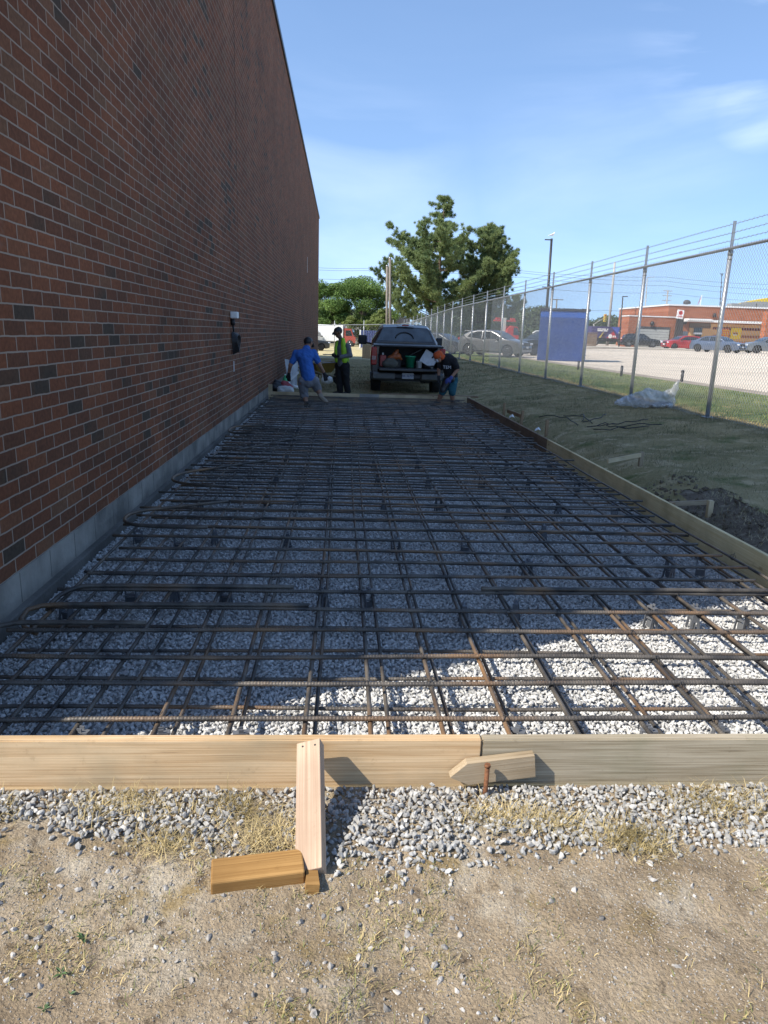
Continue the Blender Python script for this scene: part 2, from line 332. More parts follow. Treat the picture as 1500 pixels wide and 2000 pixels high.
G_DRYV = ground_mat('sunburnt_grass', [(0.42, 0.35, 0.19), (0.52, 0.44, 0.25), (0.30, 0.28, 0.13)], [0.8, 2.2], 0.8, 40)
G_EDGE = ground_mat('grey_asphalt', [(0.27, 0.225, 0.18), (0.34, 0.29, 0.23), (0.42, 0.36, 0.28)], [1.5, 3], 0.4, 60)

YE = 51.0       # far end of the building
# setting, edge to edge so nothing overlaps
sheet('dirt_ground', axis([(-6, -1, .5), (-1, 5, .025), (5, 9, .25)]), axis([(-6, 0.4, .4), (0.4, 2.25, .025)]), G_DIRT)
def bz(x): return -0.060*np.clip(np.asarray(x, float)/4.7, 0, 1)
sheet('gravel_bed', axis([(0, XR, .12)]), axis([(2.25, 17.0, .2)]), G_BED, zf=lambda x, y: bz(x)+0*y)
sheet('soil_bank', axis([(XR, 6.0, .035)]), axis([(2.25, 17.1, .05)]), G_SOIL, -.008)
sheet('lawn', axis([(XR, 5.55, .05), (5.55, 8.25, .12)]), axis([(2.25, 17.06, .07)]), G_LAWN, keep=lambda x, y: (x > 5.55+.25*(fbm(x, y, .4)-.3)*(y < 8)) | (y > 7.0+3.2*(fbm(x+3, y, .55)-.5)+1.6*(x < 4.95)))
sheet('back_lawn', axis([(0, 4.0, .5), (4.0, 8.25, .25)]), axis([(17.0, 40, .25), (40, 50.1, 1)]), G_LAWN, -.004)
sheet('sunlit_back_lawn', axis([(-30, -0.5, 2), (-0.5, 8.25, .5)]), axis([(50, 80, 1)]), G_DRYV, keep=lambda x, y: (x > 0) | (y > YE))
sheet('verge', axis([(8.15, 8.25, .1), (8.25, 12.1, .25)]), axis([(2.25, 40, .25), (40, 80, 1)]), G_VERGE, -.005)
sheet('verge_edge', axis([(12, 12.7, .35)]), axis([(2.25, 80, 1)]), G_EDGE)
sheet('parking_lot', axis([(12.7, 20, 1), (20, 120, 4)]), axis([(2.25, 80, 2), (80, 140, 5)]), G_LOT)
sheet('far_yard', axis([(-60, 12.7, 3)]), axis([(80, 140, 4)]), G_DRYV)
def flat(x, y): return np.where(np.asarray(y) > 140, 0.35, -0.15)+0*x
sheet('far_ground', np.array([-1500, -300, -60, 120, 300, 1500.]), np.array([140, 300, 700, 2500.]), G_VERGE, zf=lambda x, y: gz(np.clip(x, -60, 120), np.clip(y, 0, 140)))
sheet('side_ground', np.array([-1500, -300, -60.]), np.array([-300, 51, 140.]), G_VERGE, zf=lambda x, y: 0*x)
sheet('near_ground', np.array([-60, -6, 9, 120.]), np.array([-300, -60, -6.]), G_DIRT, zf=lambda x, y: 0*x-.03)
sheet('east_ground', np.array([120, 300, 1500.]), np.array([-300, 0, 140.]), G_VERGE, zf=lambda x, y: 0*x+.87)
sheet('near_side_ground', np.array([9, 30, 120.]), np.array([-6, 0, 2.25]), G_VERGE)
sheet('yard_beside_building', np.array([-60, -30.]), np.array([51, 60, 80.]), G_DRYV, zf=lambda x, y: 0*x)

# ------------------------------------------------------------------ brick building
def brick_mat(name, ramp, mortar, bw=0.261, bh=0.0838, ms=0.0105, axes='YZ', z0=0.2646, stain=0.0):
    m = bpy.data.materials.new(name); m.use_nodes = True; t = m.node_tree; b = t.nodes['Principled BSDF']; b.inputs['Roughness'].default_value = 0.88; b.inputs['Specular IOR Level'].default_value = 0.2
    N = t.nodes.new; Lk = t.links.new; tc = N('ShaderNodeTexCoord'); sp = N('ShaderNodeSeparateXYZ'); cb = N('ShaderNodeCombineXYZ'); Lk(tc.outputs['Object'], sp.inputs[0])
    wob = N('ShaderNodeTexNoise'); wob.inputs['Scale'].default_value = 9; wob.inputs['Detail'].default_value = 3; Lk(tc.outputs['Object'], wob.inputs['Vector'])
    wm = N('ShaderNodeMath'); wm.operation = 'MULTIPLY_ADD'; wm.inputs[1].default_value = 0.010; wm.inputs[2].default_value = -0.005-z0; Lk(wob.outputs['Fac'], wm.inputs[0])
    az = N('ShaderNodeMath'); az.operation = 'ADD'; Lk(sp.outputs['Z'], az.inputs[0]); Lk(wm.outputs[0], az.inputs[1])
    Lk(sp.outputs[axes[0]], cb.inputs[0]); Lk(az.outputs[0], cb.inputs[1])
    br = N('ShaderNodeTexBrick'); br.offset = 0.5; br.inputs['Scale'].default_value = 1.0; br.inputs['Brick Width'].default_value = bw; br.inputs['Row Height'].default_value = bh
    br.inputs['Mortar Size'].default_value = ms/2; br.inputs['Mortar Smooth'].default_value = 0.15; br.inputs['Bias'].default_value = 0
    br.inputs['Color1'].default_value = (0, 0, 0, 1); br.inputs['Color2'].default_value = (1, 1, 1, 1); br.inputs['Mortar'].default_value = (0.5, 0.5, 0.5, 1); Lk(cb.outputs[0], br.inputs['Vector'])
    # clustering of dark bricks: shift by low-frequency noise
    cl = N('ShaderNodeTexNoise'); cl.inputs['Scale'].default_value = 0.55; cl.inputs['Detail'].default_value = 2; Lk(tc.outputs['Object'], cl.inputs['Vector'])
    ma = N('ShaderNodeMath'); ma.operation = 'MULTIPLY_ADD'; ma.inputs[1].default_value = 1.0; ma.inputs[2].default_value = -0.48; Lk(cl.outputs['Fac'], ma.inputs[0])
    ad = N('ShaderNodeMath'); ad.operation = 'ADD'; Lk(br.outputs['Color'], ad.inputs[0]); Lk(ma.outputs[0], ad.inputs[1])
    r = N('ShaderNodeValToRGB'); r.color_ramp.interpolation = 'LINEAR'
    els = r.color_ramp.elements; els[0].position = ramp[0][0]; els[0].color = (*ramp[0][1], 1); els[1].position = ramp[-1][0]; els[1].color = (*ramp[-1][1], 1)
    for pz, c in ramp[1:-1]: e = els.new(pz); e.color = (*c, 1)
    Lk(ad.outputs[0], r.inputs['Fac'])
    g = N('ShaderNodeTexNoise'); g.inputs['Scale'].default_value = 38; g.inputs['Detail'].default_value = 5; Lk(tc.outputs['Object'], g.inputs['Vector'])
    mr = N('ShaderNodeMapRange'); mr.inputs['From Min'].default_value = .3; mr.inputs['From Max'].default_value = .7; mr.inputs['To Min'].default_value = .78; mr.inputs['To Max'].default_value = 1.2; Lk(g.outputs['Fac'], mr.inputs['Value'])
    sc = N('ShaderNodeVectorMath'); sc.operation = 'SCALE'; Lk(r.outputs['Color'], sc.inputs[0]); Lk(mr.outputs[0], sc.inputs['Scale'])
    mx = N('ShaderNodeMix'); mx.data_type = 'RGBA'; mx.inputs['B'].default_value = (*mortar, 1); Lk(sc.outputs[0], mx.inputs['A']); Lk(br.outputs['Fac'], mx.inputs['Factor']); fin = mx.outputs['Result']
    if stain:
        ns = N('ShaderNodeTexNoise'); ns.inputs['Scale'].default_value = 0.7; ns.inputs['Detail'].default_value = 8; ns.inputs['Roughness'].default_value = .65; Lk(tc.outputs['Object'], ns.inputs['Vector'])
        ms_ = N('ShaderNodeMapRange'); ms_.inputs['From Min'].default_value = .3; ms_.inputs['From Max'].default_value = .7; ms_.inputs['To Min'].default_value = .78; ms_.inputs['To Max'].default_value = 1.18; Lk(ns.outputs['Fac'], ms_.inputs['Value'])
        vs = N('ShaderNodeVectorMath'); vs.operation = 'SCALE'; Lk(fin, vs.inputs[0]); Lk(ms_.outputs[0], vs.inputs['Scale'])
        ne = N('ShaderNodeTexNoise'); ne.inputs['Scale'].default_value = 2.1; ne.inputs['Detail'].default_value = 9; ne.inputs['Roughness'].default_value = .75; Lk(tc.outputs['Object'], ne.inputs['Vector'])
        re_ = N('ShaderNodeValToRGB'); re_.color_ramp.elements[0].position = .60; re_.color_ramp.elements[1].position = .80; re_.color_ramp.elements[1].color = (.4, .4, .4, 1); Lk(ne.outputs['Fac'], re_.inputs['Fac'])
        me_ = N('ShaderNodeMix'); me_.data_type = 'RGBA'; me_.inputs['B'].default_value = (.33, .26, .21, 1); Lk(vs.outputs[0], me_.inputs['A']); Lk(re_.outputs['Color'], me_.inputs['Factor']); fin = me_.outputs['Result']
    Lk(fin, b.inputs['Base Color'])
    iv = N('ShaderNodeMath'); iv.operation = 'MULTIPLY_ADD'; iv.inputs[1].default_value = -1; iv.inputs[2].default_value = 1; Lk(br.outputs['Fac'], iv.inputs[0])
    i2 = N('ShaderNodeMath'); i2.operation = 'MULTIPLY_ADD'; i2.inputs[1].default_value = 0.25; Lk(g.outputs['Fac'], i2.inputs[0]); Lk(iv.outputs[0], i2.inputs[2])
    bp = N('ShaderNodeBump'); bp.inputs['Strength'].default_value = 0.7; bp.inputs['Distance'].default_value = 0.008; Lk(i2.outputs[0], bp.inputs['Height']); Lk(bp.outputs[0], b.inputs['Normal'])
    return m
BRICK = brick_mat('red_brown_brick', [(0.0, (0.072, 0.050, 0.034)), (0.01, (0.092, 0.054, 0.033)), (0.07, (0.130, 0.056, 0.030)), (0.5, (0.172, 0.064, 0.031)), (0.75, (0.215, 0.077, 0.035)), (1.0, (0.172, 0.084, 0.045))], (0.33, 0.255, 0.195), stain=.9)
ZR = 8.86; YS = 2.13
bld = empty('brick_building', (-10, 25, 0), 'tall windowless red brown brick building beside the steel grid, on a grey concrete foundation', 'building')
bld.location = (0, 0, 0)
MB().box((-12, (YS+YE)/2, (0.2646+ZR)/2), (24, YE-YS, ZR-0.2646)).build('wall', BRICK, bld)
mbf = MB()
yy = YS-0.01
mbf.box((-12, (YS+YE)/2, 0.08), (24.012, YE-YS+.02, 0.366))
mbf.cur = 1
for y in np.arange(2.6, 30, 0.405): mbf.box((0.0065, y+random.uniform(-.01, .01), 0.172), (0.003, 0.006, 0.17))
mbf.build('foundation', [M_CONC, mat('joint_mortar', (0.185, 0.17, 0.145), 0.95)], bld)
MB().box((-11.98, (YS+YE)/2, -0.02), (24.06, YE-YS+.06, 0.20), bev=0.008).build('footing_ledge', mat('dark_concrete', (0.125, 0.115, 0.10), 0.95, 0, 0.3, 1.7, 0.5, 18), bld)  # ledge concrete is darker than the foundation above it
M_COPE = mat('dark_metal_flashing', (0.03, 0.033, 0.04), 0.4, 0.4, 0.1, 5)
MB().box((-12, (YS+YE)/2, ZR+0.062), (24.09, YE-YS+.09, 0.12), bev=0.006).build('roof_coping', M_COPE, bld)
MB().box((0.0012, 12.54, (0.27+ZR)/2), (0.003, 0.014, ZR-0.28)).build('control_joint', mat('dark_sealant', (0.035, 0.026, 0.022), 0.9), bld)
MB().box((0.006, 11.79, 1.0), (0.012, 0.02, 0.165), bev=.003).build('weep_strip', M_WHITE, bld)
MB().box((0.004, 35.5, 4.6), (0.008, 0.09, 0.7)).build('weep_strip', M_WHITE, bld)
eb = empty('outlet_box', (0, 11.6, 1.74), 'white outlet box on the brick wall with a coiled black cable below', 'electrical box')
MB().box((0.06, 0.0, 0.055), (0.115, 0.16, 0.10), bev=0.015).build('cover', M_WHITE, eb)
MB().tube([(0.03, -0.02, 0.0), (0.04, -0.02, -0.1)], 0.035, 8).build('plug', M_BLACK, eb)
mbc = MB(); mbc.tube([(0.04, -0.02, -0.1), (0.04, 0.0, -0.16), (0.035, 0.05, -0.22)], 0.016)
for k in range(6):
    pts = []
    for j in range(25):
        a = 2*math.pi*j/24; rx, rz = 0.10+0.018*k, 0.17-0.008*k
        pts.append((0.03+0.014*k+0.008*math.sin(a*2), 0.02+0.02*k+rx*math.sin(a)*(0.8+0.3*math.cos(a)), -0.37+rz*math.cos(a)))
    mbc.tube(pts, 0.010, 6)
mbc.build('coiled_cable', M_BLACK, eb)

# ------------------------------------------------------------------ crushed stone
ico = bmesh.new(); bmesh.ops.create_icosphere(ico, subdivisions=1, radius=1.0); ico.verts.index_update()
ICV = np.array([v.co[:] for v in ico.verts]); ICF = np.array([[v.index for v in f.verts] for f in ico.faces]); ico.free()
def variants(n=24):
    out = []
    for _ in range(n):
        v = ICV*(0.72+0.5*rng.random((12, 1))); v *= np.array([1.15, 0.55+.4*rng.random(), 0.38+.4*rng.random()])
        for _k in range(4):                                          # chop flat facets
            nrm = rng.normal(size=3); nrm /= np.linalg.norm(nrm); d = v@nrm; lim = 0.34+0.22*rng.random(); v = v-np.outer(np.maximum(d-lim, 0), nrm)
        out.append(v)
    return np.array(out)
STV = variants()
def rand_rot(n):
    q = rng.normal(size=(n, 4)); q /= np.linalg.norm(q, axis=1, keepdims=True); w_, x, y, z = q.T
    return np.stack([np.stack([1-2*(y*y+z*z), 2*(x*y-z*w_), 2*(x*z+y*w_)], -1), np.stack([2*(x*y+z*w_), 1-2*(x*x+z*z), 2*(y*z-x*w_)], -1), np.stack([2*(x*z-y*w_), 2*(y*z+x*w_), 1-2*(x*x+y*y)], -1)], 1)
def stones(name, pos, rad, m):
    n = len(pos); vv = STV[rng.integers(0, len(STV), n)]*rad[:, None, None]
    vv = np.einsum('nij,nkj->nki', rand_rot(n), vv)+pos[:, None, :]
    f = (ICF[None]+12*np.arange(n)[:, None, None]).reshape(-1, 3)
    return link(name, np_mesh(name, vv.reshape(-1, 3), f), m)
M_STONE = mat('crushed_limestone', (0.48, 0.47, 0.45), 0.9, 0, 0.2, 45, 0.0, 160, island=0.22, c2=(0.61, 0.60, 0.575))
M_STONE2 = mat('dusty_limestone', (0.29, 0.28, 0.26), 0.9, 0, 0.25, 40, 0.0, 160, island=0.30, c2=(0.43, 0.415, 0.385))
M_PEB = mat('scattered_limestone', (0.27, 0.25, 0.225), 0.9, 0, 0.3, 40, 0.0, 160, island=0.32, c2=(0.42, 0.39, 0.35))
def jit(x0, x1, y0, y1, p):
    xs = np.arange(x0, x1, p); ys = np.arange(y0, y1, p); X, Y = np.meshgrid(xs, ys); X = X.ravel()+rng.uniform(-.6, .6, X.size)*p; Y = Y.ravel()+rng.uniform(-.6, .6, Y.size)*p
    k = (X > x0) & (X < x1) & (Y > y0) & (Y < y1); return X[k], Y[k]
def bed(x0, x1, y0, y1, p, r0, r1):
    X, Y = jit(x0, x1, y0, y1, p); r = rng.uniform(r0, r1, len(X)); Z = r*0.45+rng.uniform(-.2, 1.0, len(X))*r*0.8+(fbm(X, Y, .35)-.5)*0.02+bz(X)
    return np.stack([X, Y, Z], -1), r
ps, rs = zip(bed(0.05, XR-.02, YF+.05, 4.6, .0165, .0095, .0165), bed(0.05, XR-.02, 4.6, 7.6, .019, .010, .017), bed(0.05, XR-.02, 7.6, YB-.03, .030, .014, .023))
tag(stones('gravel', np.concatenate(ps), np.concatenate(rs), M_STONE), 'bed of pale crushed gravel under the steel grid', 'gravel', kind='stuff')
# strip in front of the form, thinning out into the dirt
X, Y = jit(-1.0, 5.6, 1.0, 2.235, .0145)
edge = 1.955-0.13*sstep(1.35, 1.75, X)+.05*sstep(2.4, 2.8, X)+0.12*(fbm(X*1.0, Y*0+3, .8)-.5)*2
dens = sstep(-0.10, 0.07, Y-edge); dirtp = sstep(.55, .66, fbm(X+31, Y+5, .33))*(1-np.exp(-((X-2.0)/.3)**2))*sstep(1.95, 2.05, Y+0.1)
k = rng.random(len(X)) < np.maximum(dens*(1-.9*dirtp), 0.0)
X, Y = X[k], Y[k]; r = (.0062+.0108*rng.random(len(X))**1.3); Z = gz(X, Y)+r*.35+rng.uniform(-.15, .9, len(X))*r*.8*dens[k]
X2, Y2 = jit(-1.0, 3.8, 0.9, 1.86, .030); cl = fbm(X2+3, Y2+11, .25); k = rng.random(len(X2)) < 0.06+0.42*sstep(.50, .64, cl); X2, Y2 = X2[k], Y2[k]; r2 = .004+.0125*rng.random(len(X2))**1.5; Z2 = gz(X2, Y2)+r2*.05
X3, Y3 = jit(-1.0, 3.8, 0.9, 1.95, .0105); k = rng.random(len(X3)) < 0.60; X3, Y3 = X3[k], Y3[k]; r3 = rng.uniform(.0012, .0042, len(X3)); Z3 = gz(X3, Y3)+r3*.2
tag(stones('gravel', np.stack([X, Y, Z], -1), r, M_STONE2), 'loose crushed gravel spilling out in front of the wooden form', 'gravel', kind='stuff')
tag(stones('gravel', np.concatenate([np.stack([X2, Y2, Z2], -1), np.stack([X3, Y3, Z3], -1)]), np.concatenate([r2, r3]), M_PEB), 'pebbles and grit scattered over the bare dirt in the foreground', 'pebbles', kind='stuff')

# ------------------------------------------------------------------ grass
def blades(name, X, Y, h, wd, lean, m, zf=gz, z0=0.0):
    n = len(X); a = rng.uniform(0, 2*np.pi, n); ln = rng.uniform(.2, 1, n)*lean; b = a+rng.normal(0, .9, n)+np.pi/2
    base = np.stack([X, Y, zf(X, Y)-.003+z0], -1); dx = np.stack([np.cos(b), np.sin(b), 0*b], -1)*wd[:, None]/2
    dirv = np.stack([np.cos(a)*np.sin(ln), np.sin(a)*np.sin(ln), np.cos(ln)], -1); ln2 = np.minimum(ln*1.6+.2, 1.75)
    dir2 = np.stack([np.cos(a)*np.sin(ln2), np.sin(a)*np.sin(ln2), np.cos(ln2)], -1)
    mid = base+dirv*(h*.55)[:, None]; tip = mid+dir2*(h*.45)[:, None]
    v = np.stack([base-dx, base+dx, mid+dx*.7, mid-dx*.7, tip], 1).reshape(-1, 3); o = 5*np.arange(n)[:, None]
    f = np.concatenate([o+np.array([[0, 1, 2]]), o+np.array([[0, 2, 3]]), o+np.array([[3, 2, 4]])]); return link(name, np_mesh(name, v, f), m)
M_DRY = mat('dry_grass_blades', (0.33, 0.25, 0.10), 0.8, 0, 0.25, 3, c2=(0.50, 0.39, 0.19), island=0.3)
M_GRN = mat('green_grass_blades', (0.13, 0.16, 0.05), 0.8, 0, 0.3, 3, c2=(0.28, 0.26, 0.09), island=0.3)
M_LAWNB = mat('lawn_blades', (0.16, 0.17, 0.07), 0.8, 0, 0.3, 1.0, c2=(0.42, 0.35, 0.21), island=0.3)
X, Y = jit(-1.0, 4.0, .85, 2.2, .0075)
tuft = fbm(X+70, Y+20, .30, 3); patch = np.maximum(sstep(.47, .62, tuft), 0.8*np.exp(-(((X-1.05)/.26)**2+((Y-1.58)/.17)**2)))
k = rng.random(len(X)) < (.06+patch*.95)*(1-sstep(1.75, 1.95, Y))*sstep(.40, .6, fbm(X, Y, .05, 2))
X, Y = X[k], Y[k]; n = len(X); sel = rng.random(n) < .68
tag(blades('dry_grass', X[sel], Y[sel], rng.uniform(.014, .046, sel.sum()), rng.uniform(.0014, .0030, sel.sum()), 1.5, M_DRY), 'dry yellow grass tufts on the bare dirt', 'grass', kind='stuff')
tag(blades('green_grass', X[~sel], Y[~sel], rng.uniform(.015, .04, (~sel).sum()), rng.uniform(.0018, .0035, (~sel).sum()), 1.2, M_GRN), 'sparse greener grass blades among the dry tufts', 'grass', kind='stuff')
# straw lying on the gravel
cs = [(1.05, 2.14, .16), (1.42, 2.12, .14), (1.55, 2.0, .12), (1.25, 1.93, .12), (1.55, 1.93, .09), (2.32, 2.06, .14), (2.74, 1.96, .13), (2.75, 1.90, .10), (3.1, 2.12, .2), (3.5, 2.1, .22), (0.55, 2.1, .13), (2.5, 2.02, .12)]
X = []; Y = []
for x, y, s in cs: q = rng.normal(size=(int(3200*s), 2))*np.array([s*.6, s*.3]); X.append(x+q[:, 0]); Y.append(np.minimum(y+q[:, 1], 2.21))
X = np.concatenate(X); Y = np.concatenate(Y); n = len(X)
tag(blades('straw', X, Y, rng.uniform(.03, .08, n), rng.uniform(.0015, .0028, n), 1.75, M_DRY, z0=.014), 'dead straw lying over the gravel in front of the form', 'straw', kind='stuff')
# lawn in the shade, verge beyond the fence
def lawn_pts(x0, x1, y0, y1, p, thr): X, Y = jit(x0, x1, y0, y1, p); k = rng.random(len(X)) < thr(X, Y); return X[k], Y[k]
X, Y = lawn_pts(4.85, 8.3, 5.0, 17, .026, lambda x, y: sstep(5.12, 5.5, x+.28*sstep(7.5, 10, y)+(fbm(x, y, .5)-.5)*.9)*(.35+.65*sstep(.42, .6, fbm(x+5, y, .8))))
X1, Y1 = lawn_pts(0.1, 8.3, 17.1, 34, .065, lambda x, y: .4+.6*sstep(.4, .6, fbm(x+5, y, .8)))
X = np.concatenate([X, X1]); Y = np.concatenate([Y, Y1]); n = len(X); s = 1+sstep(12, 25, Y)*1.0
tag(blades('lawn_grass', X, Y, rng.uniform(.03, .075, n)*s, rng.uniform(.003, .006, n)*s, 1.3, M_LAWNB), 'patchy shaded lawn grass between the form and the fence', 'grass', kind='stuff')
X, Y = lawn_pts(8.25, 11.9, 9, 40, .06, lambda x, y: .5+.5*sstep(.4, .6, fbm(x+5, y, .8))); n = len(X)
tag(blades('verge_grass', X, Y, rng.uniform(.05, .12, n), rng.uniform(.005, .010, n), 1.1, mat('verge_blades', (0.10, 0.15, 0.045), .8, 0, .3, 1.5, c2=(0.22, .24, .09), island=.25)), 'green grass strip behind the chain link fence', 'grass', kind='stuff')
X, Y = lawn_pts(7.75, 8.35, 8.5, 40, .035, lambda x, y: .7+0*x); n = len(X)
tag(blades('dry_edge_grass', X, Y, rng.uniform(.04, .10, n), rng.uniform(.004, .007, n), 1.2, M_DRY), 'sunburnt grass along the foot of the fence', 'grass', kind='stuff')
# clods in the trench
X, Y = jit(4.78, 5.6, 4.5, 7.6, .05); r = .008+.032*rng.random(len(X))**2; k = rng.random(len(X)) < .55; X, Y, r = X[k], Y[k], r[k]
tag(stones('soil_clods', np.stack([X, Y, gz(X, Y)+r*.2], -1), r, G_SOIL), 'dark soil clods along the outside of the right form', 'soil', kind='stuff')
# green weeds
M_WEED = plain('weed_leaves', (0.06, 0.11, 0.035))
for (px, py, s) in [(162, 1818, .8), (118, 1885, .8), (135, 1925, .5), (85, 1955, .5)]:
    d = P(px, py, 1); t = (0-CAM.z)/(d-CAM).z; q = CAM+(d-CAM)*t; mb = MB()
    for k in range(9):
        a = random.uniform(0, 6.28); l = random.uniform(.018, .035)*s; e = random.uniform(.1, .6); c, sn = math.cos(a), math.sin(a)
        tip = (l*c, l*sn, l*e); mid = (l*.5*c, l*.5*sn, l*e*.8); sd = (-sn*l*.16, c*l*.16, 0)
        mb.add([(0, 0, 0), (mid[0]+sd[0], mid[1]+sd[1], mid[2]), tip, (mid[0]-sd[0], mid[1]-sd[1], mid[2])], [(0, 1, 2, 3)])
    o = mb.build('weed', M_WEED, loc=(q.x, q.y, float(gz(q.x, q.y))+.004)); tag(o, 'small green weed sprouting from the dirt at the lower left', 'weed', 'weeds in the foreground dirt')
# ------------------------------------------------------------------ form boards
def board(name, a, b, z0, z1, th, m, label, cat='board', bev=0.004, group=None):
    """plank standing on edge from a to b (xy of its centre line)"""
    a = Vector((*a, 0)); b = Vector((*b, 0)); ln = (b-a).length; c = (a+b)/2
    mb = MB(); bm = bmesh.new(); bmesh.ops.create_cube(bm, size=1)
    for x in bm.verts: x.co = Vector((x.co.x*ln, x.co.y*th, x.co.z*(z1-z0)))
    bmesh.ops.bevel(bm, geom=bm.edges[:], offset=bev, segments=2, affect='EDGES'); bm.verts.index_update()
    mb.add([v.co[:] for v in bm.verts], [[v.index for v in f.verts] for f in bm.faces]); bm.free()
    o = mb.build(name, m, loc=(c.x, c.y, (z0+z1)/2), rot=(0, 0, math.atan2((b-a).y, (b-a).x)))
    return tag(o, label, cat, group)
board('form_board', (-0.6, 2.279), (2.288, 2.279), -.07, .186, .038, W_FRESH, 'fresh pale plank at the front of the form, left of the butt joint')
board('form_board', (2.292, 2.281), (5.6, 2.284), -.07, .184, .038, W_WEATHER, 'weathered greenish plank at the front of the form, right of the butt joint')
board('form_board', (XR+.019, 2.31), (XR+.019, 10.0), -.075, .187, .038, W_YELLOW, 'long yellowish plank along the right side of the form')
board('form_board', (XR+.021, 10.005), (XR+.013, 16.80), -.075, .186, .038, W_DARK, 'dark brown plank continuing the right side of the form')
board('form_board', (0.13, 16.88), (2.16, 16.88), -.09, .19, .038, W_PALE, 'far plank behind the man in the blue shirt')
board('form_board', (2.165, 16.87), (2.62, 16.87), -.09, .19, .038, W_GREY, 'short grey plank in the middle of the far form side')
board('form_board', (2.625, 16.88), (4.80, 16.88), -.09, .19, .038, W_PALE, 'far knotty plank in front of the pickup truck')
board('form_board', (2.7, 17.02), (5.0, 17.02), .165, .20, .14, W_DARK, 'flat dark plank lying behind the far form side')
o = board('wood_block', (0.085, 16.78), (0.085, 16.84), 0.0, .36, .09, W_PALE, 'upright wooden block between the far form and the brick wall', 'wood block')
# kicker, blocks, stake and pin in front
def lumber(name, c, d, rot, m, label, cat, bev=.003):
    mb = MB(); mb.box((0, 0, 0), d, bev=bev); o = mb.build(name, m, loc=c, rot=rot); return tag(o, label, cat)
KROLL = -20
k0 = Vector((1.693, 1.815, 0.012)); k1 = Vector((1.672, 2.224, 0.192)); dv = (k1-k0); ln = dv.length
xq = dv.normalized(); yq = Vector((0, 0, 1)).cross(xq).normalized(); zq = xq.cross(yq)
mq = Matrix((xq, yq, zq)).transposed().to_euler()
kick = lumber('brace_board', (k0+k1)/2+zq*.0, (ln, .086, .046), (Matrix((xq, yq, zq)).transposed() @ Matrix.Rotation(math.radians(KROLL), 3, 'X')).to_euler(), W_STAKE, 'pinkish wooden brace leaning against the front plank', 'brace')
mb = MB(); mb.tube([(0, 0, 0), (0, 0, .004)], .0035, 8)
for dx, dy in ((.205, .02), (.2, -.025)): link('nail', mb.mesh('nail'), M_BLACK, kick, (dx, dy, .0205))
a = math.radians(8.5)
lumber('wood_offcut', (1.535, 1.812, .024), (.272, .098, .048), (0.03, 0.0, a), W_BROWN, 'golden brown lumber offcut lying beside the foot of the brace', 'wood block', .005)
mb = MB(); mb.prism([(-.016, -.022), (.024, -.026), (.024, .040), (-.010, .040)], .042, 'z', 0)
tag(mb.build('wood_wedge', W_BROWN, loc=(1.69, 1.776, -.012), rot=(0.05, 0.1, .15)), 'small orange wooden wedge tucked under the brace', 'wedge')
# old pointed stake leaning on the plank
mb = MB(); mb.prism([(-.155, -.004), (-.09, -.043), (.155, -.043), (.155, .043), (-.09, .043)], .036, 'y', -.018)
tag(mb.build('pointed_stake', W_OLD, loc=(2.325, 2.232, .085), rot=(0, -.115, 0.02)), 'old pointed wooden stake resting against the front planks', 'stake')
mb = MB(); mb.tube([(0, 0, -.06), (0.002, .004, .128)], .0085, 10); mb.tube([(0.002, .004, .124), (0.002, .004, .134)], [.0115, .0105], 10)
tag(mb.build('steel_pin', M_RUST, loc=(2.296, 2.182, 0)), 'rusty steel pin driven in front of the pointed stake', 'pin')
# stakes outside the right board
def stake(x, y, h, label, m=W_OLD, t=.045, tilt=(0, 0, 0)):
    z = float(gz(x, y)); mb = MB(); mb.prism([(-t/2, -t/2), (t/2, -t/2), (t/2, t/2), (-t/2, t/2)], h+.1, 'x', -h/2-.1)
    o = mb.build('form_stake', m, loc=(x, y, z+h/2), rot=(tilt[0], -math.pi/2+tilt[1], tilt[2])); return tag(o, label, 'stake')
stake(5.03, 14.25, .33, 'tall wooden stake, farthest along the right side of the form', W_STK)
stake(5.10, 13.05, .30, 'wooden stake joined to the farthest stake by a low rail', W_STK, tilt=(0, .05, 0))
stake(5.16, 11.60, .27, 'lone brown stake on the bank beside the tangled wire', W_STK)
stake(4.86, 8.05, .17, 'short pale stake behind the yellowish plank, at the end of the thin batten', W_PALE)
stake(5.42, 8.38, .17, 'short stake in the lawn at the outer end of the thin batten', W_OLD)
stake(4.85, 6.28, .19, 'stake against the right board nearest the camera', W_STK)
stake(5.22, 6.28, .15, 'pale stub stake standing in the dark soil', W_PALE)
def stick(name, a, b, w_, t, m, label, cat):
    a, b = Vector(a), Vector(b); d = b-a; x = d.normalized(); y = Vector((0, 0, 1)).cross(x).normalized(); z = x.cross(y)
    mb = MB(); mb.box((0, 0, 0), (d.length, t, w_), bev=.002); return tag(mb.build(name, m, loc=(a+b)/2, rot=Matrix((x, y, z)).transposed().to_euler()), label, cat)
stick('batten', (4.90, 8.10, .215), (5.40, 8.36, .255), .05, .022, W_PALE, 'thin pale batten tying a stake to the lawn', 'batten')
stick('batten', (4.88, 6.31, .13), (5.20, 6.31, .15), .045, .02, W_OLD, 'short batten between the two nearest stakes', 'batten')
stick('rail', (5.09, 14.2, .15), (5.14, 13.1, .16), .07, .025, W_STK, 'low wooden rail between the two farthest stakes', 'rail')
